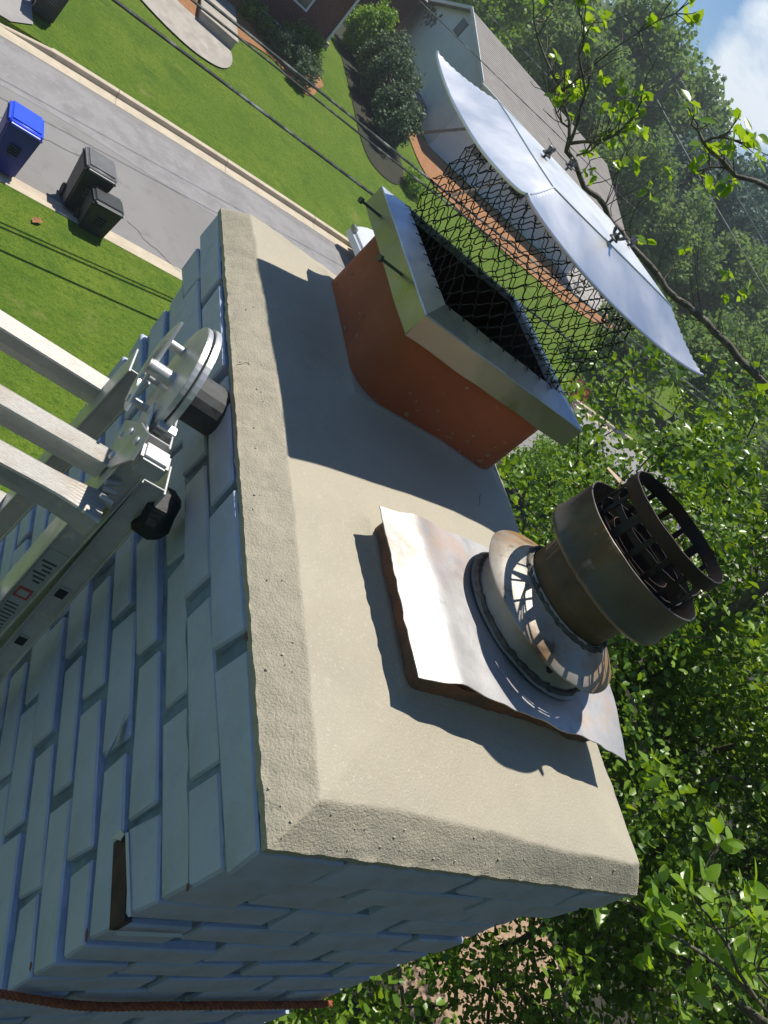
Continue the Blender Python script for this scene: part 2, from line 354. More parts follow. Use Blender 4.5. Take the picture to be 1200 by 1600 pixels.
ring_area('mulch_bed', smooth_poly([(2.2, 28.0), (4.0, 26.9), (6.2, 28.6), (7.7, 29.3), (9.1, 28.9), (9.7, 30.0), (9.5, 31.6), (2.2, 31.7)], 5), M['mulch'], .03)
ring_area('garden_path', smooth_poly([(-.5, 27.5), (1.6, 26.4), (3.0, 25.5), (4.4, 25.15), (5.4, 25.4), (5.9, 26.0), (6.0, 26.9), (5.6, 27.5), (4.3, 27.3), (3.4, 27.6), (2.4, 28.2), (.6, 29.2)], 6), M['concrete'], .05)
ring_area('soil_strip', smooth_poly([(15.6, 37.9), (15.3, 34.5), (15.9, 31.4), (18.5, 30.9), (23, 31.1), (27.9, 31.9), (33, 34.2), (34.5, 36.6), (30, 36.5), (26, 34.9), (20, 34.6), (16.8, 35.3)], 5), M['mulch'], .04)
ring_area('shaded_hedge_soil', smooth_poly([(12.0, 28.6), (13.3, 28.0), (14.2, 29.5), (14.0, 33), (14.2, 38), (14.2, 44), (12.2, 44), (11.9, 38), (11.7, 33)], 5), M['forest'], .03)  # dark soil, with the hedge's cast shadow put into its colour
ring_area('rubble_patch', smooth_poly([(27.5, 33.4), (31, 34.5), (36, 38), (38, 43), (34, 44), (30, 40), (27, 36)], 5), M['gravel'], .06)
ring_area('shaded_yard', smooth_poly([(1.5, -14), (30, -16), (34, 0), (22, 9), (9, 7.5), (1.5, 4)], 5), M['forest'], .015, 1.)  # dark sheet; shade under the near tree put into the ground colour
ring_area('backyard_mulch', smooth_poly([(7.2, .4), (8.6, .2), (10.2, .9), (10.6, 2.2), (9.2, 3.0), (7.6, 2.2)], 5), mat('pale_mulch', (.45, .30, .19), .95, var=(.34, .22, .14), vscale=4, bump=[(1, 16, .05)]), .03)
ring_area('far_street', [(50, 59.5), (54, 55.6), (60.5, 45), (66, 36), (70, 38), (64.5, 47.6), (58, 58.2), (54, 63)], M['concrete'], .10, 2)
ring_area('far_verge', [(49, 58.5), (53, 54.5), (59.5, 44), (65, 35), (66, 36), (60.5, 45), (54, 55.6), (50, 59.5)], M['mulch'], .13, 2)

# porch pad with a step face
t = thing('porch_step', (5.3, 28.3, -6.4), 'raised concrete entrance slab at the end of the curved garden path', 'steps')
Mx = frame((4.72, 27.25, 0), (1, .02, 0), (.02, 1, 0), (0, 0, 1))
MB().box((0, 0, -6.6), (1.25, 4.4, -6.10), Mx).put('slab', M['concrete'], t, bevel=.015)
MB().box((-.06, -.04, -6.098), (1.31, 4.4, -6.05), Mx).put('slab_top', M['concrete'], t, bevel=.01)

# ------------------------------------------------------------------ chimney
CL = 1.065; CW = .595; RH = .0677; ZB = -6.9
chim = thing('chimney', (.2975, .5325, ZB), 'tall grey painted brick chimney with a smooth beige mortar crown', 'chimney')
def brick_mesh(l, w, h, seed):
    bm = bmesh.new(); bmesh.ops.create_cube(bm, size=1)
    r = random.Random(seed)
    for v in bm.verts: v.co = Vector((v.co.x * l, v.co.y * w, v.co.z * h)) + Vector([r.uniform(-.0030, .0030) for _ in range(3)])
    bmesh.ops.bevel(bm, geom=bm.edges[:], offset=.0026, segments=1, affect='EDGES')
    me = bpy.data.meshes.new('brick'); bm.to_mesh(me); bm.free(); me.materials.append(M['paint'])
    return me
bm_cache = {}
def row_bricks(r):
    ins = 0 if r == 0 else (.008 if r == 1 else .022)
    x0, x1, y0, y1 = ins, CW - ins, ins, CL - ins; j = .0135; w = .0925; out = []; rr_ = random.Random(r * 7 + 1)
    zc = -(r + .5) * RH; h = RH - .0125
    def fill(a, b, n): 
        l = (b - a - (n - 1) * j) / n; res = []
        for i in range(n):
            lo_, hi_ = a + i * (l + j), a + i * (l + j) + l
            if i > 0: lo_ += rr_.choice((0, 0, .003, .007, .011))
            if i < n - 1: hi_ -= rr_.choice((0, 0, .002, .004))
            res.append(((lo_ + hi_) / 2, hi_ - lo_))
        return res
    if r % 2 == 0:
        for side, x in (('L', x0 + w / 2), ('R', x1 - w / 2)):
            for c, l in fill(y0, y1, 5): out.append((side, (x, c, zc), (w, l, h)))
        for side, y in (('N', y0 + w / 2), ('F', y1 - w / 2)):
            for c, l in fill(x0 + w + j, x1 - w - j, 2): out.append((side, (c, y, zc), (l, w, h)))
    else:
        for side, y in (('N', y0 + w / 2), ('F', y1 - w / 2)):
            for c, l in fill(x0, x1, 3): out.append((side, (c, y, zc), (l, w, h)))
        for side, x in (('L', x0 + w / 2), ('R', x1 - w / 2)):
            for c, l in fill(y0 + w + j, y1 - w - j, 4): out.append((side, (x, c, zc), (w, l, h)))
    return out
NR = 101; rest = MB(); nb = 0
for r in range(NR):
    for side, c, d in row_bricks(r):
        if r < 20 and nb < 296 and (side in 'LN' or r < 9):
            k = (round(d[0], 3), round(d[1], 3), rnd.randrange(5))
            if k not in bm_cache: bm_cache[k] = brick_mesh(d[0], d[1], d[2], hash(k) % 9999)
            o = link('brick', bm_cache[k], chim, Vector(c) - Vector(chim.location) + Vector((rnd.uniform(-.0024, .0024), rnd.uniform(-.0024, .0024), rnd.uniform(-.0010, .0010))),
                     (rnd.uniform(-.006, .006), rnd.uniform(-.007, .007), rnd.uniform(-.004, .004)))
            nb += 1
        else:
            rest.box(*[[c[i] + s_ * d[i] / 2 for i in range(3)] for s_ in (-1, 1)])
tag(rest.put('lower_bricks', M['paint'], chim), kind='stuff')
# mortar core, its joints struck a few millimetres back, with an uneven surface
def core(name, ins, z0, z1, nz):
    P = []; per = []
    for a, b in (((ins, ins), (CW - ins, ins)), ((CW - ins, ins), (CW - ins, CL - ins)), ((CW - ins, CL - ins), (ins, CL - ins)), ((ins, CL - ins), (ins, ins))):
        n = int(math.hypot(b[0] - a[0], b[1] - a[1]) / .012)
        for i in range(n): per.append((a[0] + (b[0] - a[0]) * i / n, a[1] + (b[1] - a[1]) * i / n))
    per.append(per[0])
    for k in range(nz):
        z = z0 + (z1 - z0) * k / (nz - 1); row = []
        for x, y in per:
            q = Vector((x, y, z)); dv = Vector((x - CW / 2, y - CL / 2, 0)); 
            row.append((x + .0022 * noise.noise(q * 45), y + .0022 * noise.noise(q * 45 + Vector((9, 9, 9))), z))
        P.append(row)
    return P
mb = MB().grid(core('c', .0300, -1.5, -2 * RH - .001, 110)); mb.put('mortar_joints', M['joint'], chim, smooth=True)
for r_, in_ in ((0, .0075), (1, .0155)):
    MB().grid(core('c', in_, -(r_ + 1) * RH - .001, -r_ * RH - .001, 9)).put('mortar_joints', M['joint'], chim, smooth=True)
MB().box((.0320, .0320, ZB), (CW - .0320, CL - .0320, -1.45)).put('mortar_core', M['joint'], chim)
# beds that close the gap under the projecting courses
MB().box((.018, .018, -2 * RH - .002), (CW - .018, CL - .018, -2 * RH + .003)).put('corbel_bed', M['joint'], chim)
# missing joint near the corner with raw clay behind, flaked paint lips
MB().box((.0212, .0215, -4.32 * RH), (.0300, .112, -4.32 * RH + .030)).put('bare_patch', M['raw'], chim)
def flake(pts, m=None, curl=.0):
    MB().add(pts, [tuple(range(len(pts)))]).put('paint_flake', m or M['peel'], chim, solid=.0012)

# crown -----------------------------------------------------------
ND = 430; NW = 240
def crown_h(x, y):
    eL = .031 + .017 * math.sin(min(max(y / CL, 0), 1) * math.pi) + .003 * fbm((0, y, 3), 6); eN = .029 + .006 * math.sin(x * 9 + .4) + .003 * fbm((x, 0, 5), 8); eR = .030 + .003 * fbm((1, y, 0), 7); eF = .03
    d = min(x / eL, y / eN, (CW - x) / eR, (CL - y) / eF)
    dd = min(x, y, CW - x, CL - y)
    if d < 1:
        z = .005 + .034 * (d ** .92); z += .0016 * fbm((x, y, 0), 34, 5)
    else:
        z = .039 + .018 * (1 - math.exp(-(d - 1) * .22)) 
    z += .0022 * fbm((x, y, 7), 7, 3) * min(1, dd / .02)
    # mortar washed up against the flue bases
    for (ax, ay, bx, by) in ((.18, .655, .515, .985), (.155, .165, .50, .40)):
        q = math.hypot(max(ax - x, 0, x - bx), max(ay - y, 0, y - by)); z += .012 * math.exp(-q / .022)
    return z
P = []
def warp(u, e=.06):  # denser samples near edges
    return u
rough = []
for i in range(NW + 1):
    row = []
    for j in range(ND + 1):
        x = CW * i / NW; y = CL * j / ND; z = crown_h(x, y)
        xx, yy = x, y
        if i == 0: xx += .0016 * fbm((0, y, 1), 40, 4) - .001
        if i == NW: xx += .002 * fbm((5, y, 1), 30, 4)
        if j == 0: yy += .002 * fbm((x, 0, 1), 40, 4) - .001
        if j == ND: yy += .002 * fbm((x, 7, 1), 30, 4)
        # worn rounded corners
        row.append((xx, yy, z))
    P.append(row)
cm = MB().grid(P)
# skirt under the edge
edge = [P[i][0] for i in range(NW + 1)] + [P[NW][j] for j in range(1, ND + 1)] + [P[i][ND] for i in range(NW - 1, -1, -1)] + [P[0][j] for j in range(ND - 1, -1, -1)]
cm.grid([[e for e in edge], [(e[0] + .0006 * math.copysign(1, CW / 2 - e[0]), e[1] + .0006 * math.copysign(1, CL / 2 - e[1]), -.004 + .0022 * fbm(e, 55, 4)) for e in edge]])
crown = cm.put('crown', [M['crown'], M['crown_rough']], chim, smooth=True, ang=60)
mi = []
for p in crown.data.polygons:
    c = p.center + Vector(chim.location); x, y = c.x, c.y
    eL = .031 + .017 * math.sin(min(max(y / CL, 0), 1) * math.pi) + .003 * fbm((0, y, 3), 6); eN = .029 + .006 * math.sin(x * 9 + .4) + .003 * fbm((x, 0, 5), 8)
    mi.append(1 if min(x / eL, y / eN, (CW - x) / .022, (CL - y) / .022) < 1.0 or c.z < .01 else 0)
crown.data.polygons.foreach_set('material_index', mi)
if crown.data.polygons[100].normal.z < 0: crown.data.flip_normals()
# crumbs of mortar on the rough edge
cr_ = MB()
for k in range(60):
    if rnd.random() < .6: x, y = rnd.uniform(-.001, .03), rnd.uniform(0, CL)
    else: x, y = rnd.uniform(0, CW), rnd.uniform(-.001, .025)
    s_ = rnd.uniform(.0006, .0014); z = crown_h(max(x, 0), max(y, 0)); Mx = Matrix.Translation((x, y, z)) @ Matrix.Rotation(rnd.uniform(0, 6), 4, Vector((rnd.random(), rnd.random(), 1)).normalized())
    cr_.box((-s_, -s_, -s_ * .6), (s_, s_, s_ * .6), Mx)
tag(cr_.put('mortar_crumbs', M['crown_rough'], chim), kind='stuff')

# the house this chimney belongs to, out of view; dark roof put in to dim the near face
own = thing('own_house', (.3, -5, -6.87), 'house with a dark shingle roof that the grey painted chimney rises from', 'house')
MB().box((-4.6, -11, -6.9), (5.2, -.12, -3.7)).add([(-4.6, -.12, -3.7), (5.2, -.12, -3.7), (.3, -.12, -1.45), (-4.6, -11, -3.7), (5.2, -11, -3.7), (.3, -11, -1.45)], [(0, 1, 2), (5, 4, 3)]).put('wall', M['darksiding'], own)
rfm = MB()
for sx in (-1, 1):
    n_ = 34
    for i in range(n_):
        a, b = i / n_, (i + 1) / n_; xa, xb = .3 + sx * 5.2 * a, .3 + sx * 5.2 * b; za, zb = -1.30 - 2.45 * a, -1.30 - 2.45 * b
        rfm.add([(xa, -.07, za), (xa, -11.3, za), (xb, -11.3, zb + .012), (xb, -.07, zb + .012), (xb, -.07, zb - .02), (xb, -11.3, zb - .02)], [(0, 1, 2, 3), (3, 2, 5, 4)])
rfm.put('roof', M['darkshingle'], own)
# clay flue ---------------------------------------------------------
def rrect(x0, y0, x1, y1, r, n=8):
    out = []
    for cx, cy, a0 in ((x1 - r, y1 - r, 0), (x0 + r, y1 - r, 90), (x0 + r, y0 + r, 180), (x1 - r, y0 + r, 270)):
        for k in range(n + 1):
            a = math.radians(a0 + 90 * k / n); out.append((cx + r * math.cos(a), cy + r * math.sin(a)))
    return out
mb = MB(); loops = []
for (ins, z, r) in ((0, .03, .06), (0, .10, .06), (0, .16, .06), (0, .2, .06), (.018, .2, .045), (.018, .05, .045)):
    loops.append([(x, y, z) for x, y in rrect(.180 + ins, .660 + ins, .520 - ins, .990 - ins, r)])
for l_ in loops: l_.append(l_[0])
mb.grid(loops[:4]); mb.put('flue_liner', M['clay'], chim, smooth=True)
MB().grid(loops[4:]).put('flue_lining', M['flue_in'], chim, smooth=True)
MB().add([(x, y, .052) for x, y in rrect(.19, .67, .51, .98, .045)], [tuple(range(36))]).put('flue_throat', M['flue_in'], chim)
# mortar smears on the clay
# square base tile under the vent
P = []
bx0, by0, bx1, by1 = .160, .165, .505, .392
lo = rrect(bx0, by0, bx1, by1, .012, 3); 
def dens(l_, st=.008):
    o = []
    for i in range(len(l_)):
        a, b = Vector(l_[i]), Vector(l_[(i + 1) % len(l_)]); n = max(1, int((b - a).length / st))
        for k in range(n): o.append(a + (b - a) * k / n)
    o.append(o[0]); return o
lo = dens(lo)
P = [[(p.x + .004 * fbm((p.x, p.y, z), 30, 4), p.y + .004 * fbm((p.x, p.y, z + 5), 30, 4), z) for p in lo] for z in (.04, .050, .060, .070, .078, .084)]
MB().grid(P).add([P[-1][k] for k in range(len(lo) - 1)], [tuple(range(len(lo) - 1))]).put('flue_liner', M['rusttile'], chim, smooth=True)['label'] = 'low rust stained clay tile under the tin flashing'

# mortar smears at the foot of the clay, hairline cracks in the crown
sm = MB()
for k in range(34):
    if rnd.random() < .6: x, y, nx_, ny_ = rnd.uniform(.25, .49), .6596, 0, -1
    else: x, y, nx_, ny_ = .1796, rnd.uniform(.72, .93), -1, 0
    z = .062 + rnd.random() ** 2 * .055; s_ = rnd.uniform(.0012, .0042)
    ring = []
    for a in np.linspace(0, 5.4, 7):
        q1, q2 = s_ * math.cos(a) * rnd.uniform(.5, 2.2), s_ * math.sin(a) * rnd.uniform(.4, 1.0)
        ring.append((x + (q1 if ny_ else 0) + nx_ * .0004, y + (q1 if nx_ else 0) + ny_ * .0004, z + q2))
    sm.add(ring, [tuple(range(7))])
tag(sm.put('mortar_smears', M['smear'], chim, solid=.0005), kind='stuff')
for pts in ([(.560, .700), (.547, .712), (.536, .709), (.520, .722)], [(.004, .64), (.012, .646), (.020, .643)], [(.43, .56), (.447, .573), (.449, .59), (.462, .602)]):
    cr1 = MB(); w_ = []
    for i in range(len(pts) - 1):
        for t_ in np.linspace(0, 1, 7)[:-1]:
            x = pts[i][0] + (pts[i + 1][0] - pts[i][0]) * t_ + rnd.gauss(0, .0009); y = pts[i][1] + (pts[i + 1][1] - pts[i][1]) * t_ + rnd.gauss(0, .0009); w_.append((x, y, crown_h(x, y) + .0003))
    cr1.tube(w_, [.0004] * len(w_), 4).put('hairline_crack', M['crackline'], chim)
# ------------------------------------------------------------------ chimney cap
cap = thing('flue_cap', (.352, .84, .18), 'square aluminium lid on black wire mesh capping the orange clay flue', 'cap')
X0, Y0, X1, Y1 = .163, .650, .542, 1.012; Z0, Z1 = .181, .222
hx0, hy0, hx1, hy1 = .200, .690, .482, .962; ZH = .236
q = [(X0, Y0), (X1, Y0), (X1, Y1), (X0, Y1)]
for i, nm in enumerate(('near', 'right', 'far', 'left')):
    a, b = Vector(q[i]), Vector(q[(i + 1) % 4]); n = 14; P = []
    nrm = Vector(((b - a).y, -(b - a).x)).normalized()
    for k in range(n + 1):
        p = a + (b - a) * (k / n); w = .0012 * math.sin(k * 1.7 + i) * math.sin(math.pi * k / n); w2 = .0022 * noise.noise(Vector((k * .4, i * 3, 0)))
        P.append([(p.x + nrm.x * (w - .001), p.y + nrm.y * (w - .001), Z0 - .0015 + w2), (p.x + nrm.x * (w + .0016), p.y + nrm.y * (w + .0016), Z0 + w2), (p.x + nrm.x * w, p.y + nrm.y * w, (Z0 + Z1) / 2), (p.x, p.y, Z1 - .002)])
    MB().grid(P).put('skirt_panel', M['steel'], cap, smooth=True, solid=.0011)
# sloping top flange: outer edge to hole edge, then a turned-down lip
hq = [(hx0, hy0), (hx1, hy0), (hx1, hy1), (hx0, hy1)]
for i in range(4):
    a, b = Vector(q[i]), Vector(q[(i + 1) % 4]); c, d = Vector(hq[i]), Vector(hq[(i + 1) % 4]); n = 12; P = []
    for k in range(n + 1):
        s_ = k / n; o_ = a.lerp(b, s_); h_ = c.lerp(d, s_); row = []
        for tt, zz in ((0, Z1 - .002), (.02, Z1), (.35, Z1 + .0045), (.7, Z1 + .010), (1.0, ZH)):
            pp = o_.lerp(h_, tt); row.append((pp.x, pp.y, zz + .0009 * noise.noise(Vector((pp.x, pp.y, 0)) * 25)))
        inn = Vector((-(b - a).y, (b - a).x)).normalized() * .002; h_ = Vector((min(max(h_.x, hx0 + .001), hx1 - .001), min(max(h_.y, hy0 + .001), hy1 - .001)))
        row.append((h_.x + inn.x, h_.y + inn.y, ZH - .002)); row.append((h_.x + inn.x * 1.2, h_.y + inn.y * 1.2, ZH - .012)); 
        P.append(row)
    MB().grid(P).put('flange_panel', M['flange'], cap, smooth=True, ang=25)
for i in range(4):
    a, b = Vector(hq[i]), Vector(hq[(i + 1) % 4]); i2 = Vector((-(b - a).y, (b - a).x)).normalized() * .004
    MB().grid([[(a.x + i2.x, a.y + i2.y, ZH - .012), (b.x + i2.x, b.y + i2.y, ZH - .012)], [(a.x + i2.x, a.y + i2.y, .06), (b.x + i2.x, b.y + i2.y, .06)]]).put('throat_panel', M['flue_in'], cap)  # added dark sleeve inside the hole
# expanded wire mesh box
wire = MB(); MZ0, MZ1 = ZH - .006, .412
def wire_seg(a, b, w=.00115):
    a, b = Vector(a), Vector(b); t_ = (b - a).normalized(); u = t_.orthogonal().normalized() * w; v = t_.cross(u.normalized()) * w * .75
    wire.add([a + u, a + v, a - u, a - v, b + u, b + v, b - u, b - v], [(0, 1, 5, 4), (1, 2, 6, 5), (2, 3, 7, 6), (3, 0, 4, 7)])
cellw = .030; rows = 11; dz = (MZ1 - MZ0) / rows
corners = [Vector((hx0 + .004, hy0 + .004)), Vector((hx1 - .004, hy0 + .004)), Vector((hx1 - .004, hy1 - .004)), Vector((hx0 + .004, hy1 - .004))]
per = []
for i in range(4):
    a, b = corners[i], corners[(i + 1) % 4]; n = int(round((b - a).length / cellw))
    nr = Vector(((b - a).y, -(b - a).x)).normalized()
    for k in range(n): per.append((a + (b - a) * (k / n), a + (b - a) * ((k + .5) / n), nr))
N = len(per)
def mp(k, half, zz, kk=0):
    p = per[k % N][1 if half else 0]; nr = per[k % N][2]
    f_ = (zz - MZ0) / (MZ1 - MZ0); bul = .009 * math.sin(f_ * math.pi) + .002 * f_ + .006 * noise.noise(Vector((k * .35, zz * 18, 0)))
    j_ = .0026 * noise.noise(Vector((k * 3.1, zz * 300, 5)))
    return Vector((p.x + nr.x * bul + j_, p.y + nr.y * bul + j_, zz + j_))
for r in range(rows):
    for k in range(N):
        z0 = MZ0 + r * dz; z1 = z0 + dz; sh = (r % 2)
        # one strand per row, zigzag; knots where rows touch
        a = mp(k, sh, z0 + .0008); b = mp(k + (1 if sh else 0), not sh, z1 - .0008); c = mp(k + 1, sh, z0 + .0008)
        for (p1, p2) in ((a, b), (b, c)):
            m1 = p1.lerp(p2, .28); m2 = p1.lerp(p2, .72); 
            if p1 is a: m1.z = p1.z + (p2.z - p1.z) * .12; m2.z = p1.z + (p2.z - p1.z) * .88
            else: m1.z = p1.z + (p2.z - p1.z) * .12; m2.z = p1.z + (p2.z - p1.z) * .88
            wire_seg(p1, m1); wire_seg(m1, m2); wire_seg(m2, p2)
# cut ends folded out over the flange
for k in range(N):
    p = per[k][0]; nr = per[k][2]; a = mp(k, 0, MZ0); b = Vector((p.x + nr.x * .016, p.y + nr.y * .016, ZH - .001)); 
    wire_seg(a, Vector((p.x + nr.x * .004, p.y + nr.y * .004, ZH + .0022))); wire_seg(Vector((p.x + nr.x * .004, p.y + nr.y * .004, ZH + .0022)), b + Vector((.003, .003, .0008)), .0010)
wire.put('wire_mesh', M['blackwire'], cap)
# lid: bent sheet with corner hips and a hemmed edge
c00, c10, c11, c01 = Vector((.113, .612, .4270)), Vector((.628, .668, .4130)), Vector((.600, 1.085, .420)), Vector((.100, 1.045, .4215))
def lidz(u, v):
    base = (c00 * (1 - u) * (1 - v) + c10 * u * (1 - v) + c11 * u * v + c01 * (1 - u) * v)
    sag_u = 4 * u * (1 - u); sag_v = 4 * v * (1 - v)
    ul, ur, vn, vf = u * 6, (1 - u) * 6, v * 5, (1 - v) * 5
    k = min(1, ul, ur, vn, vf)
    drop = .020 * max(max(0, 1 - ul) * sag_v ** .7, max(0, 1 - ur) * sag_v ** .7, max(0, 1 - vn) * sag_u ** .7, max(0, 1 - vf) * sag_u ** .7)
    d = min(u * .5, (1 - u) * .5, v * .43, (1 - v) * .43)
    top = .4400 + .009 * (1 - math.exp(-max(d - .084, 0) / .09))
    z = base.z * (1 - k) + top * k - drop
    z += .0016 * noise.noise(Vector((u * 3.2, v * 3.2, 3))) 
    return Vector((base.x, base.y, z))
us = [i / 60 for i in range(10)] + [1 / 6 + (2 / 3) * i / 30 for i in range(30)] + [5 / 6 + i / 60 for i in range(11)]
vs = [i / 50 for i in range(10)] + [1 / 5 + (3 / 5) * i / 30 for i in range(30)] + [4 / 5 + i / 50 for i in range(11)]
P = [[lidz(u, v) for v in vs] for u in us]
MB().grid(P).put('lid', M['lid'], cap, smooth=True, solid=.0009, ang=13)
hem = MB()
for e in ([P[0][j] for j in range(51)], [P[50][j] for j in range(51)], [P[i][0] for i in range(51)], [P[i][50] for i in range(51)]):
    hem.tube([p + Vector((0, 0, -.0022)) for p in e], .0022, 6)
hem.put('hemmed_edge', M['lid'], cap, smooth=True)
cz_ = Vector((0, 0, .0006))
for nm_, e in (('a', [P[10][j] for j in range(10, 41)]), ('b', [P[i][10] for i in range(10, 41)]), ('e', [P[i][i] for i in range(2, 11)])):
    MB().tube([p + cz_ for p in e], .0011, 6).put('lid_crease', M['lid'], cap, smooth=True, ang=80)
# wing nuts on bolts
for (x, y) in ((.245, .855), (.377, .991), (.341, .726), (.471, .850)):
    z = .4495
    nb_ = thing('x', (x, y, z), None, None); bpy.data.objects.remove(nb_)
    w = MB(); w.lathe([(.0001, .0075), (.0045, .007), (.005, .003), (.008, 0), (.008, -.002)], (x, y, z), (0, 0, 1), 12)
    a = rnd.uniform(0, 3.1)
    for s_ in (1, -1):
        dx, dy = math.cos(a) * s_, math.sin(a) * s_
        w.tube([(x + dx * .003, y + dy * .003, z + .002), (x + dx * .0075, y + dy * .0075, z + .005), (x + dx * .0105, y + dy * .0105, z + .010), (x + dx * .0115, y + dy * .0115, z + .0125)], [.0022, .0022, .0030, .0018], 6)
    o = w.put('wing_nut', M['bolt'], cap, smooth=True, ang=35)
    MB().tube([(x, y, z - .008), (x, y, z + .011)], .0022, 8).put('bolt', M['bolt'], cap)
for (y, z) in ((.945, .2), (.775, .203)):
    MB().tube([(.168, y, z), (.118, y - .012, z + .004)], .0024, 8).put('screw', M['bolt'], cap, smooth=True)
    MB().tube([(.118, y - .012, z + .004), (.113, y - .0132, z + .0044)], .0055, 6).put('screw_head', M['bolt'], cap)

# ------------------------------------------------------------------ metal flue vent
AX = Vector((.020, .009, 1)).normalized(); VB = Vector((.3735, .289, .1))
vent = thing('metal_flue_vent', (VB.x, VB.y, .098), 'rusty round metal flue vent with storm collar on a tin flashing plate', 'flue vent')
# flashing plate: bent sheet, left edge turned down, right corner drooping past the crown
pc = [Vector((.146, .155, .100)), Vector((.520, .130, .104)), Vector((.560, .415, .102)), Vector((.140, .385, .100))]
P = []
for i in range(49):
    u = i / 48; row = []
    for j in range(33):
        v = j / 32; b = pc[0] * (1 - u) * (1 - v) + pc[1] * u * (1 - v) + pc[2] * u * v + pc[3] * (1 - u) * v
        z = b.z + .0022 * fbm((u * 3, v * 3, 1), 1.2, 3)
        if u < .11: z -= (.11 - u) / .11 * .011 * (1 - .35 * v); 
        ex = .003 * fbm((u * 9, v * 9, 4), 1, 3) if (i in (0, 48) or j in (0, 32)) else 0
        if u > .80 and v < .3: z -= (u - .8) * .05 * (1 - v / .3)
        z += .004 * math.exp(-((u - .13) / .05) ** 2)
        row.append((b.x + ex - (.004 if u < .05 else 0), b.y + ex, z))
    P.append(row)
MB().grid(P).put('flashing_plate', M['pan'], vent, smooth=True, solid=.0014, ang=60)
MB().lathe([(.109, .003), (.103, .006), (.099, .010), (.097, .024), (.097, .036), (.099, .046)], VB, AX, 72, .01).put('collar_base', M['cone'], vent, smooth=True)
ck = MB(); n = 90
for kx in range(2):
    ck.tube([VB + AX * (.008 + .003 * noise.noise(Vector((k * .7, kx, 0)))) + Vector((math.cos(2 * math.pi * k / n), math.sin(2 * math.pi * k / n), 0)) * (.1015 + .004 * noise.noise(Vector((k * .9, kx * 7, 1)))) for k in range(n + 1)],
            [.0038 + .0022 * noise.noise(Vector((k * 1.1, kx, 5))) for k in range(n + 1)], 7, False)
ck.put('caulk_bead', M['caulk'], vent, smooth=True)
MB().lathe([(.098, .030), (.1165, .0385), (.1185, .0405), (.1178, .0425), (.100, .0520), (.083, .0610), (.073, .0660), (.0705, .0700)], VB, AX, 80, .012, 3).put('storm_collar', M['collar'], vent, smooth=True, ang=60)
ck = MB()
ck.tube([VB + AX * (.067 + .0035 * noise.noise(Vector((k * .8, 3, 0)))) + Vector((math.cos(2 * math.pi * k / n), math.sin(2 * math.pi * k / n), 0)) * (.0735 + .003 * noise.noise(Vector((k * .9, 17, 1)))) for k in range(n + 1)],
        [.0034 + .002 * noise.noise(Vector((k * 1.3, 8, 5))) for k in range(n + 1)], 7, False)
ck.put('caulk_bead', M['caulk'], vent, smooth=True)
MB().lathe([(.0690, .058), (.0690, .085), (.0697, .0865), (.0697, .090), (.069, .0915), (.069, .150)], VB, AX, 64, .008).put('flue_pipe', M['rustpipe'], vent, smooth=True, ang=50)
MB().lathe([(.0930, .1225), (.0995, .1240), (.1010, .1270), (.1012, .130), (.1000, .132), (.0985, .155), (.0975, .180), (.0980, .1815), (.0965, .1820), (.0965, .1780), (.0970, .155), (.0985, .132), (.0980, .1275), (.0930, .1255), (.0930, .1225)], VB, AX, 80, .01, 9).put('wind_band', M['capmetal'], vent, smooth=True, ang=50)
# hidden inner disc and the cage
MB().lathe([(.0001, .136), (.060, .136), (.066, .140), (.066, .1445), (.0001, .147)], VB, AX, 40).put('inner_baffle', M['cage'], vent, smooth=True, ang=40)
cage = MB()
MB().lathe([(.0785, .2155), (.0790, .2160), (.0785, .2320), (.0770, .2325), (.0765, .2160), (.0785, .2155)], VB, AX, 72, .012, 5).put('cage_ring', M['cage'], vent, smooth=True, ang=50)
ax1 = AX.cross(Vector((0, 1, 0))).normalized(); ax2 = AX.cross(ax1)
def rp(r, a, h): return VB + ax1 * (r * math.cos(a)) + ax2 * (r * math.sin(a)) + AX * h
NS = 16
for k in range(NS):
    a = 2 * math.pi * (k + .3) / NS + rnd.uniform(-.03, .03); w = .075 if k % 4 == 0 else .046
    P = [[rp(.0765, a - w, .219), rp(.0765, a + w, .219)], [rp(.0785, a - w, .190), rp(.0785, a + w, .190)], [rp(.0770, a - w, .160), rp(.0770, a + w, .160)], [rp(.068, a - w, .142), rp(.068, a + w, .142)]]
    MB().grid(P).put('cage_slat', M['cage'], vent, solid=.0012)
for h, w in ((.198, .004), (.176, .0035), (.158, .003)):
    MB().lathe([(.0755, h - w), (.0768, h - w), (.0768, h + w), (.0755, h + w), (.0755, h - w)], VB, AX, 64, .02, h * 99).put('cage_hoop', M['cage'], vent, smooth=True, ang=50)
for k in range(20):
    a = 2 * math.pi * k / 20
    MB().tube([rp(.066, a, .133), rp(.097, a, .133)], .0017, 5).put('spoke', M['cage'], vent)
# inner baffle wall seen through the cage, torn rusty tabs
MB().lathe([(.050, .140), (.050, .176)], VB, AX, 40).put('inner_sleeve', M['cage'], vent, smooth=True, solid=.001)
for a, h, l_ in ((2.1, .205, .02), (-.75, .203, .026)):
    MB().grid([[rp(.078, a - .08, h), rp(.078, a + .08, h)], [rp(.083, a - .06, h + .008), rp(.083, a + .07, h + .006)], [rp(.079 + l_, a - .02, h + .006), rp(.079 + l_, a + .03, h + .005)]]).put('torn_tab', M['collar'], vent, solid=.0008)
for a, h, r in ((3.6, .026, .0985), (5.0, .03, .098), (1.2, .028, .0985)):
    MB().tube([rp(r - .003, a, h), rp(r + .004, a, h)], .0042, 8).put('rivet', M['cage'], vent, smooth=True, ang=40)

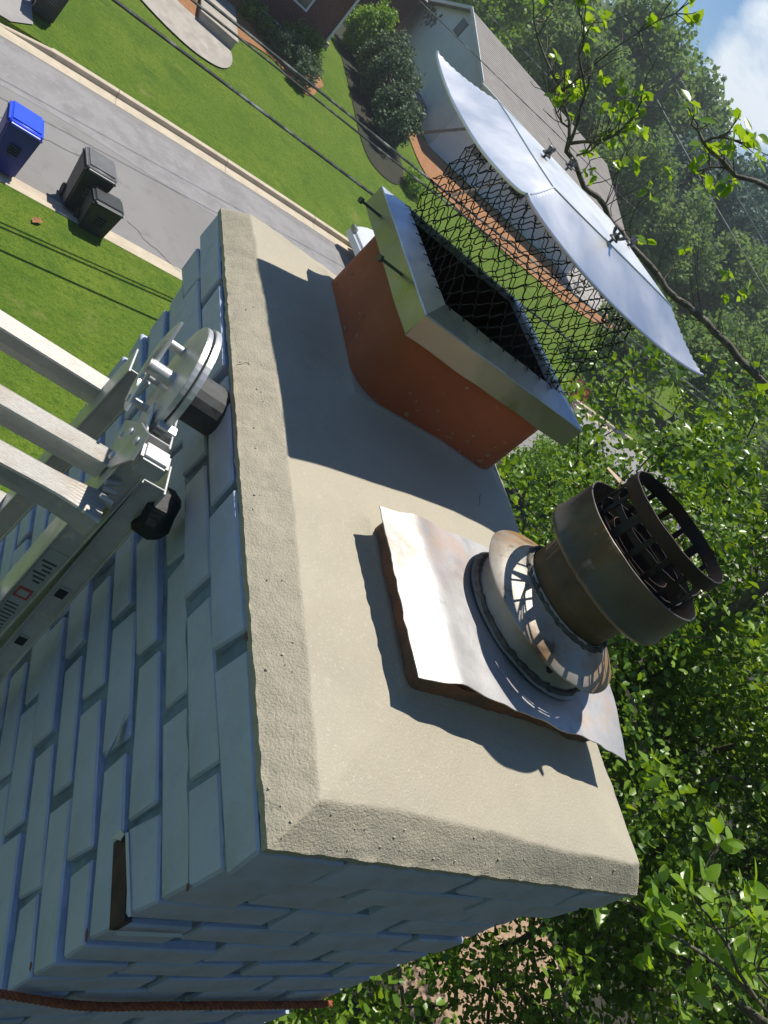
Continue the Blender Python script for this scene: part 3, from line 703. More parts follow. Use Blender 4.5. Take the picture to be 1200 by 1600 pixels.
# ------------------------------------------------------------------ ladder
RD = Vector((-.983, .181, 0)).normalized()          # rungs run away from the wall
HD = Vector((.181, .983, 0)).normalized(); UZ = Vector((0, 0, 1))
HC = Vector((-.070, .570, -.012))
lad = thing('ladder', (-.04, .65, -6.87), 'hinged aluminium ladder with worn rungs leaning against the painted chimney wall', 'ladder')
FM = frame(HC, RD, HD, UZ)      # local: x away from wall, y along wall (+far), z up
def fm(x, y, z): return FM @ Vector((x, y, z))
def disc(x0, x1, r, cut=None, n=56, cy=0, cz=0, r0=0):
    mb = MB(); ring = [(cy + r * math.cos(2 * math.pi * k / n), cz + r * math.sin(2 * math.pi * k / n)) for k in range(n)]
    mb.add([fm(x0, a, b) for a, b in ring] + [fm(x1, a, b) for a, b in ring], [tuple(range(n)), tuple(reversed(range(n, 2 * n)))] + [(k, k + n, (k + 1) % n + n, (k + 1) % n) for k in range(n)])
    return mb
disc(-.005, .003, .080).put('hinge_disc', M['alu'], lad, bevel=.0008)
disc(.0055, .0125, .077).put('hinge_disc', M['alu'], lad, bevel=.0008)
disc(-.090, -.020, .034, n=18, cy=.030, cz=-.028).put('wall_bumper', M['greyrubber'], lad, bevel=.003)
# front plate with a window, held off by posts
def plate(x0, th, outer, name, m, hole=None):
    mb = MB(); n = len(outer)
    if hole:
        a = outer; b = hole; n = len(a)
        V = [fm(x0, *p) for p in a] + [fm(x0, *p) for p in b] + [fm(x0 + th, *p) for p in a] + [fm(x0 + th, *p) for p in b]
        F = []
        for k in range(n):
            k2 = (k + 1) % n
            F += [(k, k2, n + k2, n + k), (2 * n + k, 3 * n + k, 3 * n + k2, 2 * n + k2), (k, 2 * n + k, 2 * n + k2, k2), (n + k, n + k2, 3 * n + k2, 3 * n + k)]
        mb.add(V, F)
    else:
        V = [fm(x0, *p) for p in outer] + [fm(x0 + th, *p) for p in outer]
        mb.add(V, [tuple(range(n)), tuple(reversed(range(n, 2 * n)))] + [(k, k + n, (k + 1) % n + n, (k + 1) % n) for k in range(n)])
    return mb.put(name, m, lad, bevel=.0008)
arc = [(.062 * math.cos(math.radians(a)), .062 * math.sin(math.radians(a))) for a in range(70, -111, -15)]
outer = [(-.004, .064)] + arc + [(-.004, -.066)]
outer = [(.066 * math.cos(math.radians(a)), .066 * math.sin(math.radians(a))) for a in np.linspace(48, -125, 14)]
hole = [(.012 + .040 * math.cos(math.radians(a)) * .8, -.006 + .040 * math.sin(math.radians(a)) * .9) for a in np.linspace(48, -125, 14)]
plate(.036, .004, outer, 'hinge_plate', M['alu'], hole)
for (y, z, r, x1) in ((.047, .011, .0065, .038), (-.002, -.002, .0105, .044), (-.009, -.055, .0055, .042), (.040, -.045, .005, .038)):
    MB().tube([fm(.004, y, z), fm(x1, y, z)], r, 14).put('hinge_pin', M['alu'], lad, smooth=True, ang=40)
MB().tube([fm(.0075, -.002, -.002), fm(.011, -.002, -.002)], .0155, 20).put('washer', M['alu'], lad, smooth=True, ang=40)
MB().tube([fm(.044, -.002, -.002), fm(.047, -.002, -.002)], .0095, 12).put('pin_plug', M['tread'], lad, smooth=True, ang=40)
# rails: C channels; rail 1 drops slightly towards the camera side, rail 2 away
def rail(p_top, p_bot, w, dep, name, x0, th=.003):
    a, b = Vector(p_top), Vector(p_bot); d = (b - a).normalized(); n_ = Vector((-d[1], d[0]))
    A = fm(0, *a); B = fm(0, *b); D = (B - A).normalized(); Nn = D.cross(RD).normalized()
    if Nn.dot(HD) < 0: Nn = -Nn
    Lr = (B - A).length; Mx = frame(A, RD, Nn, D); mb = MB()
    mb.box((x0, -w / 2, 0), (x0 + th, w / 2, Lr), Mx)
    mb.box((x0 + th, -w / 2, 0), (x0 + dep, -w / 2 + th, Lr), Mx); mb.box((x0 + th, w / 2 - th, 0), (x0 + dep, w / 2, Lr), Mx)
    mb.put(name, M['alu'], lad, bevel=.0006, seg=1); return Mx, Lr
def ext(a, b, L_):
    a, b = Vector(a), Vector(b); d = (b - a).normalized(); return tuple(a + d * L_)
def boxrail(x0, x1, y0, y1, zt, name, lean=0, turn=0, deep=.020, lip=.004):
    """channel with its web towards the lens: RD x0..x1, HD y0 (front)..y1"""
    Mx = FM @ Matrix.Translation(((x0 + x1) / 2, y0, zt)) @ Matrix.Rotation(lean, 4, 'X') @ Matrix.Rotation(turn, 4, 'Y'); w = (x1 - x0) / 2; Lr = 6.86 + HC.z + zt - .01; mb = MB()
    mb.box((-w, 0, -Lr), (w, .0025, 0), Mx); mb.box((-w, -lip, -Lr), (-w + .003, y1 - y0, .0), Mx); mb.box((w - .003, -lip, -Lr), (w, y1 - y0, .0), Mx)
    mb.put(name, M['alu'], lad, bevel=.0006, seg=1); return Mx
Mr1 = boxrail(-.016, .019, -.100, -.035, -.018, 'rail', -.035, .0)
Mr1b = boxrail(-.052, -.018, -.092, -.040, -.088, 'inner_rail', -.035, .03, lip=.006)
Mr2 = boxrail(.010, .044, .090, .140, -.085, 'rail', .05, -.03)
for x_ in (.41, ):
    boxrail(x_, x_ + .035, -.100, -.035, -.018, 'rail', -.035); boxrail(x_, x_ + .045, .085, .150, -.075, 'rail', .05)
# joint bracket over the rail top with rivets and a toothed latch strip
plate(.020, .003, [(.005, -.098), (-.072, -.030), (-.128, .004), (-.148, -.026), (-.100, -.092), (-.060, -.128)], 'rail_bracket', M['alu'])
mb = MB(); mb.box((-.020, -.142, -.046), (.016, -.112, -.016), FM); mb.put('latch_block', M['alu'], lad, bevel=.004)
for (y, z) in ((-.040, -.088), (-.068, -.054), (-.074, -.096), (-.118, -.022)):
    MB().lathe([(.0062, 0), (.0055, .0025), (.003, .004), (.0001, .0045)], fm(.023, y, z), RD, 14).put('rivet', M['alu'], lad, smooth=True)
for k in range(7):
    a_ = math.radians(188 + k * 6.5)
    MB().box((-.014, -.0018, -.006), (.010, .0018, .006), FM @ Matrix.Translation((0, .081 * math.cos(a_), .081 * math.sin(a_))) @ Matrix.Rotation(a_ + math.pi / 2, 4, 'X')).put('latch_tooth', M['alu'], lad)
mb = MB(); mb.lathe([(.0001, .000), (.030, .0), (.037, .006), (.038, .026), (.030, .040), (.0001, .042)], fm(-.046, -.076, -.140), -RD, 9, .08)
mb.put('rubber_bumper', M['rubber'], lad, smooth=True, ang=30)
# printed labels on the web of the first rail (web local frame: x across, y into the rail, z down the rail is negative)
def lbl(x0, x1, z0, z1, d0, d1, nm, m_): return MB().box((x0, -d1, -z1), (x1, -d0, -z0), Mr1)
lbl(-.0130, .0130, .235, .62, .0001, .0008, '', '').put('warning_label', M['label'], lad)
lbl(-.0115, .0115, .130, .172, .0001, .0008, '', '').put('yellow_sticker', M['yellow'], lad)
lbl(-.0080, .0080, .137, .165, .0009, .0013, '', '').put('label_print', M['ink'], lad)
lbl(-.0045, .0045, .146, .156, .0014, .0018, '', '').put('label_print', M['yellow'], lad)
lbl(-.0100, .0100, .322, .345, .0009, .0013, '', '').put('label_print', M['redink'], lad)
lbl(-.0070, .0070, .327, .340, .0014, .0018, '', '').put('label_print', M['label'], lad)
lp = MB()
for k in range(10): lp.box((-.010 + .003 * rnd.random(), -.0013, -.362 - k * .0082), (.011 - .005 * rnd.random(), -.0009, -.3595 - k * .0082), Mr1)
for k in range(6): lp.box((-.010 + .002 * (k % 2), -.0013, -.262 - k * .0085), (.010 - .004 * (k % 3), -.0009, -.2585 - k * .0085), Mr1)
tag(lp.put('label_text', M['ink'], lad), kind='stuff')
for z in (.235, .36, .50):
    MB().box((-.006, -.0010, -z - .020), (.007, .0005, -z), Mr1b).put('lock_slot', M['rubber'], lad)
    MB().box((-.006, -.0016, -z), (.008, .0005, -z + .004), Mr1b).put('slot_lip', M['label'], lad)
# rungs: ribbed flat tread, hollow web below
def rung(y, z, w, h, L_=.39, x0=.010, tilt=0, flare=False):
    o_ = fm(x0, y, z); Mx = frame(o_, RD, HD, UZ)
    # profile (y,z): tread on top with ribs, body tapering beneath
    prof = []; nrib = 7
    for k in range(nrib * 2 + 1):
        prof.append((-w / 2 + w * k / (nrib * 2), 0 if k % 2 else -.0011))
    prof += [(w / 2 + .0015, -.004), (w / 2 - .003, -.007), (w * .42, -h * .6), (w * .25, -h), (-w * .25, -h), (-w * .42, -h * .6), (-w / 2 + .003, -.007), (-w / 2 - .0015, -.004)]
    nst = 16; P = []
    for i in range(nst + 1):
        s_ = i / nst; fl = 1
        if flare: fl = 1 + .55 * max(0, 1 - s_ / .16) ** 1.5 + .55 * max(0, 1 - (1 - s_) / .16) ** 1.5
        P.append([Mx @ Vector((L_ * s_, a * fl, b * (1 if b > -.008 else 1 + .35 * (fl - 1)))) for a, b in prof + prof[:1]])
    body = MB().grid(P); body.add(P[0][:-1], [tuple(range(len(prof)))])
    body.add(P[-1][:-1], [tuple(range(len(prof)))])
    o = body.put('rung', [M['alu'], M['tread']], lad)
    mi = [0] * len(o.data.polygons)
    np_ = len(prof)
    for i in range(nst):
        for k in range(nrib * 2): mi[i * np_ + k] = 1
    o.data.polygons.foreach_set('material_index', mi)
    if o.data.polygons[0].normal.z < 0: o.data.flip_normals()
    return o
rung(.150, -.170, .034, .042, x0=.034)
rung(-.068, -.104, .030, .036, x0=.022)
rung(-.132, -.122, .032, .040, flare=True, x0=.004)
for k in range(1, 5):
    rung(-.075 - .0105 * k, -.108 - .30 * k, .032, .034, x0=.022); rung(.125 + .015 * k, -.170 - .30 * k, .034, .034, x0=.05)
for dy in (-.020, .0, .018):
    MB().tube([fm(.002, -.125 + dy, -.100), fm(.018, -.123 + dy * .6, -.106)], .0035, 6).put('end_weld', M['tread'], lad, smooth=True)

# ------------------------------------------------------------------ rope round the chimney
pts = []
def rpath(s_):  # runs along the near face, dipping a little
    x = .0 + s_ * .578; return Vector((x, .013, -.500 - .075 * math.sin(min(1, s_ / .35) * math.pi / 2) + .006 * math.sin(s_ * 5)))
rope = MB()
for ph in range(3):
    for k in range(2):
        pass
for strand in range(3):
    L_ = []
    for i in range(261):
        s_ = i / 260; c = rpath(s_); a = i * .52 + strand * 2.094
        L_.append(c + Vector((0, math.cos(a) * .0026, math.sin(a) * .0026)))
    rope.tube(L_, .0026, 6)
for strand in range(3):     # the turn that comes back below it
    L_ = []
    for i in range(201):
        s_ = .05 + .95 * i / 200; c = rpath(s_) + Vector((0, .001, -.016 * min(1, s_ * 4)))
        a = i * .6 + strand * 2.094; L_.append(c + Vector((0, math.cos(a) * .0022, math.sin(a) * .0022)))
    rope.tube(L_, .0021, 6)
ro = rope.put('rope', M['rope'], None, smooth=True); tag(ro, 'rust coloured twisted rope tied round the grey chimney bricks', 'rope')

# ------------------------------------------------------------------ foliage builders
def leaf_mesh(name, pos, size, m, parent=None, up=.5, shape='oval', tone=None, kind=None, loc=Vector((0, 0, 0)), dirs=None, asp=.36):
    """pos (N,3) leaf bases, size (N,), one mesh of folded leaf blades"""
    N_ = len(pos); 
    d = rng.normal(size=(N_, 3)); d[:, 2] *= .7
    if dirs is not None: d = d * .6 + dirs
    d /= np.linalg.norm(d, axis=1)[:, None] + 1e-9
    nrm = rng.normal(size=(N_, 3)) * (1 - up); nrm[:, 2] += up * 1.2; nrm -= (nrm * d).sum(1)[:, None] * d
    nrm /= np.linalg.norm(nrm, axis=1)[:, None] + 1e-9; sd = np.cross(d, nrm)
    if shape == 'oval': T = [(0, 0, 0), (-asp * .75, .25, .06), (-asp, .6, .08), (0, 1, -.05), (asp, .6, .08), (asp * .75, .25, .06), (0, .5, -.03)]; F = [(0, 6, 3, 2, 1), (0, 5, 4, 3, 6)]
    else: T = [(0, 0, 0), (-asp, .5, .05), (0, 1, 0), (asp, .5, .05)]; F = [(0, 3, 2, 1)]
    T = np.array(T); k = len(T)
    V = pos[:, None, :] + size[:, None, None] * (T[None, :, 0:1] * sd[:, None, :] + T[None, :, 1:2] * d[:, None, :] + T[None, :, 2:3] * nrm[:, None, :])
    V = V.reshape(-1, 3) - np.array(loc)
    me = bpy.data.meshes.new(name); me.vertices.add(len(V)); me.vertices.foreach_set('co', V.ravel())
    fl = [len(f) for f in F]; li = np.concatenate([np.array(f) for f in F]); lt = len(li)
    loops = (li[None, :] + (np.arange(N_) * k)[:, None]).ravel(); me.loops.add(len(loops)); me.loops.foreach_set('vertex_index', loops.astype(np.int32))
    nf = len(F); me.polygons.add(N_ * nf); st = np.concatenate([[0], np.cumsum(fl)[:-1]]); starts = (st[None, :] + (np.arange(N_) * lt)[:, None]).ravel()
    me.polygons.foreach_set('loop_start', starts.astype(np.int32))
    try: me.polygons.foreach_set('loop_total', np.tile(fl, N_).astype(np.int32))
    except Exception: pass
    me.update(calc_edges=True); me.validate()
    tn = rng.random(N_) ** 2 if tone is None else tone
    at = me.attributes.new('tone', 'FLOAT', 'POINT'); at.data.foreach_set('value', np.repeat(tn, k).astype(np.float32))
    me.materials.append(m); o = link(name, me, parent)
    if kind: o['kind'] = kind
    return o
def skeleton(root, targets, r_tip=.003, grow=1.0, jit=.08, thick=.0022, maxseg=.45):
    """greedy tree: each target joins the nearest node already in the tree"""
    nodes = [np.array(p, float) for p in root]; par = [i - 1 for i in range(len(root))]
    T_ = np.array(targets); rt = nodes[-1]; order = np.argsort(np.linalg.norm(T_ - rt, axis=1)); tips = []
    arr = np.zeros((len(root) + len(T_) * 8 + 10, 3)); arr[:len(nodes)] = nodes; depth = list(range(len(root)))
    n_ = len(nodes)
    dd = np.zeros(len(arr)); 
    for i in range(1, n_): dd[i] = dd[i - 1] + np.linalg.norm(arr[i] - arr[i - 1])
    for ti in order:
        p = T_[ti]; dist = np.linalg.norm(arr[:n_] - p, axis=1) + dd[:n_] * .12
        j = int(np.argmin(dist)); a = arr[j]; L_ = np.linalg.norm(p - a); ns = max(1, int(L_ / maxseg)) + 1
        ns = min(ns, 7); prev = j
        for s_ in range(1, ns + 1):
            q_ = a + (p - a) * s_ / ns
            if s_ < ns: q_ = q_ + rng.normal(size=3) * jit * L_ / ns + np.array([0, 0, .06 * L_ * math.sin(math.pi * s_ / ns)])
            arr[n_] = q_; par.append(prev); dd[n_] = dd[prev] + np.linalg.norm(q_ - arr[prev]); prev = n_; n_ += 1
        tips.append(prev)
    cnt = np.zeros(n_); 
    for t_ in tips: cnt[t_] += 1
    for i in range(n_ - 1, 0, -1): cnt[par[i]] += cnt[i]
    rad = r_tip + thick * np.sqrt(np.maximum(cnt, 1)) ** grow
    return arr[:n_], par, rad, tips
def limbs(name_l, arr, par, rad, parent, m, thr=.012, loc=Vector((0, 0, 0)), rmax=None):
    big = MB(); small = MB()
    for i in range(1, len(arr)):
        j = par[i]
        if j < 0: continue
        r0, r1 = min(rad[j], rad[i] * 1.35), rad[i]
        if r1 > thr: big.tube([arr[j], arr[i]], [r0, r1], 7, False)
        else: small.tube([arr[j], arr[i]], [r0, r1], 3, False)
    if big.v: big.put(name_l[0], m[0], parent, smooth=True, ang=80)
    if small.v: tag(small.put(name_l[1], m[1], parent), kind='stuff')
def ellips(cs, n):
    out = []; vol = np.array([c[3] * c[4] * c[5] for c in cs]) ** .8; pr = vol / vol.sum()
    for c in cs: pass
    ch = rng.choice(len(cs), n, p=pr)
    for k in ch:
        c = cs[k]; v = rng.normal(size=3); v /= np.linalg.norm(v); v *= rng.random() ** .40
        out.append((c[0] + v[0] * c[3], c[1] + v[1] * c[4], c[2] + v[2] * c[5]))
    return out

# ------------------------------------------------------------------ the near tree beside the chimney
nt = thing('leafy_tree', (6.3, 2.6, -6.87), 'large glossy leaved tree filling the right side beside the chimney', 'tree')
CE = [(5.0, .9, -3.3, 2.6, 1.5, 1.6), (5.2, 1.2, -1.7, 1.9, 1.5, 1.1), (5.4, 2.6, -1.2, 1.9, 1.5, 1.3), (5.6, 4.0, -.9, 1.7, 1.4, 1.15), (4.6, 3.1, -2.0, 1.5, 1.4, 1.1), (7.0, 1.8, -1.6, 2.2, 2.4, 2.2), (3.2, 1.0, -3.6, 1.3, .8, 1.0)]
tg = ellips(CE, 2300)
tg = [p for p in tg if p[0] > 1.9 and not (p[0] < 4.2 and p[1] > 3.6)]
tg = [p for p in tg if noise.noise(Vector(p) * 1.25) > -.02 - .3 * rnd.random()]
arr, par, rad, tips = skeleton([(6.3, 2.6, -6.9), (6.25, 2.55, -5.8), (6.1, 2.5, -4.8), (6.0, 2.4, -4.0), (5.9, 2.4, -3.3)], tg, .0022, 1.15, .16, .0032)
limbs(('branches', 'twigs'), arr, par, rad, nt, (M['bark'], M['twig']), .012)
tp = arr[tips]; cnt_ = (18 + 80 * rng.random(len(tp)) ** 1.3).astype(int); idx_ = np.repeat(np.arange(len(tp)), cnt_)
spr = (.065 + .095 * rng.random(len(tp)))[idx_][:, None]
cp = tp[idx_] + rng.normal(size=(len(idx_), 3)) * spr * np.array([1, 1, .7])
ctone = (rng.random(len(tp)) ** 1.5)[idx_]; csz = (.8 + .55 * rng.random(len(tp)))[idx_]
leaf_mesh('crown', cp, rng.uniform(.030, .066, len(cp)) * csz * 1.1, M['leaf'], nt, up=.5, tone=np.clip(rng.random(len(cp)) ** 2 * .6 + ctone * .55, 0, 1), kind='stuff', loc=nt.location, asp=.34)
# hand-shaped limbs that reach past the cap
LIMB = {'limb': [(4.9, 2.5, -.2), (4.07, 2.73, 0.28), (3.71, 2.9, 0.28), (3.31, 3.07, 0.27), (3.09, 3.16, 0.25), (2.87, 3.23, 0.22), (2.45, 3.34, 0.24), (1.99, 3.31, 0.28), (1.83, 3.3, 0.31)],
'f1': [(1.83, 3.3, 0.31), (1.76, 3.35, 0.4), (1.68, 3.45, 0.46), (1.56, 3.58, 0.49), (1.43, 3.64, 0.55), (1.33, 3.69, 0.62)],
'f2': [(1.83, 3.3, 0.31), (1.73, 3.25, 0.43), (1.68, 3.28, 0.52), (1.54, 3.3, 0.59), (1.45, 3.3, 0.68), (1.37, 3.33, 0.72)],
'f3': [(1.82, 3.31, 0.34), (1.83, 3.18, 0.43), (1.81, 3.08, 0.52), (1.77, 3.05, 0.64), (1.73, 3.01, 0.69)],
'f4': [(1.77, 3.34, 0.38), (1.7, 3.38, 0.38), (1.63, 3.42, 0.4), (1.61, 3.43, 0.44)],
'f5': [(1.87, 3.27, 0.33), (1.9, 3.26, 0.39), (1.87, 3.22, 0.47), (1.89, 3.14, 0.57)],
'f6': [(1.68, 3.45, 0.46), (1.67, 3.4, 0.59), (1.69, 3.39, 0.75), (1.72, 3.35, 0.92), (1.74, 3.33, 1.04)],
'r1': [(4.9, 2.5, -.2), (3.4, 2.3, .55), (1.98, 2.15, 0.83), (1.8, 2.18, 0.78), (1.66, 2.18, 0.72), (1.57, 2.26, 0.71), (1.51, 2.31, 0.72), (1.47, 2.34, 0.74)],
'r2': [(1.65, 2.19, 0.72), (1.6, 2.23, 0.68), (1.58, 2.25, 0.62)], 'r3': [(1.54, 2.28, 0.71), (1.53, 2.22, 0.76), (1.54, 2.14, 0.79)],
'b1': [(4.2, -.2, -1.2), (1.99, -0.15, -0.39), (1.67, -0.04, -0.36), (1.54, 0.06, -0.39), (1.45, 0.14, -0.42), (1.43, 0.19, -0.45)],
'b2': [(1.67, -0.04, -0.36), (1.57, 0.05, -0.33), (1.51, 0.11, -0.32), (1.49, 0.16, -0.33)], 'b3': [(1.79, -0.1, -0.36), (1.69, -0.03, -0.33), (1.62, 0.03, -0.33)],
'd1': [(5.9, 2.4, -3.3), (5.3, 2.5, -1.6), (4.9, 2.5, -.2)], 'd2': [(5.9, 2.4, -3.3), (5.0, .6, -2.2), (4.2, -.2, -1.2)]}
RAD = {'limb': (.030, .012), 'd1': (.07, .045), 'd2': (.05, .02), 'r1': (.028, .003), 'b1': (.012, .0025), 'f1': (.010, .003), 'f2': (.009, .003), 'f3': (.009, .003)}
def wob(pts, a, seed):
    out = []
    for i in range(len(pts) - 1):
        p, q_ = Vector(pts[i]), Vector(pts[i + 1]); n_ = max(2, int((q_ - p).length / .06)); n_ = min(n_, 9)
        for k in range(n_):
            c = p.lerp(q_, k / n_); L_ = (q_ - p).length
            out.append(c + Vector([noise.noise(c * 6 + Vector((seed, ax * 9, 0))) for ax in range(3)]) * a * (0 if k == 0 else 1))
    out.append(Vector(pts[-1])); return out
tips2 = []
for nm, pts in LIMB.items():
    w = wob(pts, .025, len(nm) + sum(map(ord, nm))); a, b = RAD.get(nm, (.005, .0022)); n_ = len(w)
    MB().tube(w, [a + (b - a) * (i / (n_ - 1)) ** .8 for i in range(n_)], 8).put('limb' if a > .02 else 'branch', M['bark'], nt, smooth=True, ang=80)
    if nm[0] in 'frb': tips2 += w[-5:]
# side twigs from those limbs, bare or with a tuft at the end
tw = MB(); tufts = []
for nm, pts in LIMB.items():
    if nm[0] not in 'lfrb': continue
    w = wob(pts, .025, len(nm) + sum(map(ord, nm)))
    if nm == 'r1': w = w[18:]
    if nm == 'b1': w = w[9:]
    k_ = {'l': 50, 'f': 15, 'r': 6, 'b': 7}[nm[0]]
    for _ in range(k_):
        i = rnd.randrange(1, len(w) - 1); t_ = (w[min(i + 1, len(w) - 1)] - w[i - 1]).normalized()
        L_ = rnd.uniform(.10, .34) * (1.6 if nm == 'limb' else (.7 if nm[0] == 'f' else .45)); d = (t_ * .8 + Vector([rnd.gauss(0, .6), rnd.gauss(0, .6), rnd.gauss(.3, .5)])).normalized()
        ps = [w[i]]; 
        for s_ in range(5):
            d = (d + Vector([rnd.gauss(0, .22) for _ in range(3)]) + Vector((0, 0, .06))).normalized(); ps.append(ps[-1] + d * L_ / 5)
        tw.tube(ps, [.0028, .0026, .0023, .002, .0018, .0014], 4, False)
        if rnd.random() < {'l': .5, 'f': .26, 'r': .5, 'b': .9}[nm[0]]: tufts.append((ps[-1], nm[0], d))
tag(tw.put('twigs', M['twig'], nt), kind='stuff')
for p in [LIMB[k][-1] for k in ('f3', 'f5', 'f2', 'r1', 'r2', 'r3', 'b1', 'b2', 'b3', 'f6')]: tufts.append((Vector(p), 'f' if p[1] > 3 else 'b', Vector((0, 0, 1))))
for p in wob(LIMB['f3'], .02, 5)[3::3] + wob(LIMB['f5'], .02, 8)[2::3]: tufts.append((p, 'f', Vector((-.2, -.3, .8))))
# individual big leaves: about 300, sharing a few meshes
def big_leaf_mesh(seed):
    r = random.Random(seed); n_ = 7; V = []; F = []
    for i in range(n_ + 1):
        t_ = i / n_; wd = .275 * math.sin(math.pi * t_ ** .8) ** .8 if 0 < i < n_ else 0
        zc = -.16 * t_ * t_ + r.uniform(-.01, .01)
        V += [(-wd, t_, zc + .22 * wd + r.uniform(-.008, .008)), (0, t_, zc), (wd, t_, zc + .22 * wd + r.uniform(-.008, .008))]
    for i in range(n_):
        b = i * 3; F += [(b, b + 1, b + 4, b + 3), (b + 1, b + 2, b + 5, b + 4)]
    me = meshd('leaf', V, F, M['leaf_big'], True)
    at = me.attributes.new('tone', 'FLOAT', 'POINT'); v_ = r.random(); at.data.foreach_set('value', [v_ * .9] * len(V)); return me
LM = [big_leaf_mesh(i) for i in range(8)]; nl = 0
# extra sprays in the lower right, close to the lens
for k in range(24):
    s_ = rnd.random(); c = Vector((1.44 + .62 * s_, .17 - .36 * s_, -.43 + .06 * s_)) + Vector((rnd.gauss(0, .075), rnd.gauss(0, .06), rnd.gauss(0, .055)))
    tufts.append((c, 'b', Vector((rnd.gauss(0, .4), rnd.gauss(0, .4), 1))))
rnd.shuffle(tufts); tufts.sort(key=lambda q_: 0 if q_[1] == 'b' else (1 if q_[1] in 'fr' else 2))
xtra = []
for c, kd, d in tufts:
    nlf = rnd.randint(4, 6) if kd == 'b' else rnd.randint(5, 8)
    for i in range(nlf):
        a = i * 2.4 + rnd.uniform(0, 1); lateral = Vector((math.cos(a), math.sin(a), rnd.uniform(-.1, .7))).normalized()
        ld = (lateral + d * .35).normalized(); nz = (Vector((0, 0, 1)) + Vector([rnd.gauss(0, .35) for _ in range(3)])); nz = (nz - ld * nz.dot(ld)).normalized(); xx = ld.cross(nz)
        s_ = rnd.uniform(.040, .064) if kd == 'b' else rnd.uniform(.036, .060)
        pos = c + ld * .006 + Vector([rnd.gauss(0, .010) for _ in range(3)])
        if nl < 296:
            o = link('leaf', LM[rnd.randrange(8)], nt); Mx = frame(pos - Vector(nt.location), xx, ld, nz) @ Matrix.Scale(s_, 4); o.matrix_local = Mx; nl += 1
        else: xtra.append((pos, s_))
if xtra:
    leaf_mesh('limb_leaves', np.array([tuple(p) for p, _ in xtra]), np.array([s_ for _, s_ in xtra]), M['leaf_big'], nt, up=.6, kind='stuff', loc=nt.location)

# ------------------------------------------------------------------ bushes and trees farther off
def bush(name, c, r, m, label, cat, n=2600, ls=.12, group=None, up=.3, shape='d', trunk=True, low=0, clump=60, asp=.36):
    t = thing(name, (c[0], c[1], c[2]), label, cat, group)
    cl = []
    for _ in range(clump):
        v = rng.normal(size=3); v /= np.linalg.norm(v); v *= (.45 + .55 * rng.random() ** .5) * rng.uniform(.85, 1.12); z = c[2] + r[2] * (1 + v[2] * .98) + low
        cl.append((c[0] + v[0] * r[0], c[1] + v[1] * r[1], max(z, c[2] + .05)))
    cl = np.array(cl); k = rng.integers(0, clump, n); rr = np.array(r) / (clump ** .333) * 1.15
    v = rng.normal(size=(n, 3)); v /= np.linalg.norm(v, axis=1)[:, None]; v *= rng.random(n)[:, None] ** .4
    p = cl[k] + v * rr; tone = np.clip(rng.random(n) * .5 + (rng.random(clump)[k]) * .5, 0, 1) ** 1.6
    leaf_mesh('crown', p, rng.uniform(.7, 1.3, n) * ls, m, t, up=up, shape=shape, tone=tone, kind='stuff', loc=t.location, asp=asp)
    if trunk:
        h = r[2] + low; ts = MB(); ts.tube([(c[0], c[1], c[2] - .3), (c[0] + .03 * h, c[1], c[2] + h * .6), (c[0], c[1], c[2] + h * 1.2)], [.05 * h ** .8 + .02, .035 * h ** .8 + .015, .015], 8)
        ts.put('trunk', M['bark'], t, smooth=True)
        lb = MB()
        for q_ in cl[:min(clump, 26)]:
            b0 = Vector((c[0], c[1], c[2] + h * rnd.uniform(.4, 1.0))); lb.tube([b0, b0.lerp(Vector(q_), .55) + Vector((0, 0, .04 * h)), q_], [.02 * h ** .7, .012 * h ** .7, .005], 4, False)
        lb.put('limbs', M['bark'], t)
    return t
def gz(x, y): return G(x, y)
def tree(c, H, R, m, label, n, ls, bole=.3, group=None, cat='tree', name='broadleaf_tree', clump=70, shape='d', asp=.42):
    z = gz(*c) - .1
    return bush(name, (c[0], c[1], z), (R, R, H * (1 - bole) / 2), m, label, cat, n, ls, group, .3, shape, True, H * bole, clump, asp)
b1 = bush('bright_shrub', (12.75, 38.6, -5.95), (1.0, 1.35, 1.3), M['leaf_lime'], 'bright lime green shrub beside the pale gabled house', 'shrub', 7000, .13)
for k, (x, y, r, h) in enumerate(((12.95, 35.6, .95, 1.5), (12.95, 33.3, 1.0, 1.45), (13.0, 31.0, 1.0, 1.25))):
    bush('evergreen_hedge_shrub', (x, y, gz(x, y) - .05), (r, r, h * .85), M['leaf_grey'], ('grey green evergreen next to the bright lime shrub', 'middle grey green evergreen of the side hedge', 'grey green evergreen at the street end of the side hedge')[k], 'shrub', 6500, .13, 'evergreens along the side hedge')
bush('small_shrub', (14.4, 28.8, gz(14.4, 28.8)), (.55, .6, .35), M['leaf_lime'], 'small pale green shrub at the low end of the side hedge', 'shrub', 1500, .1, trunk=False)
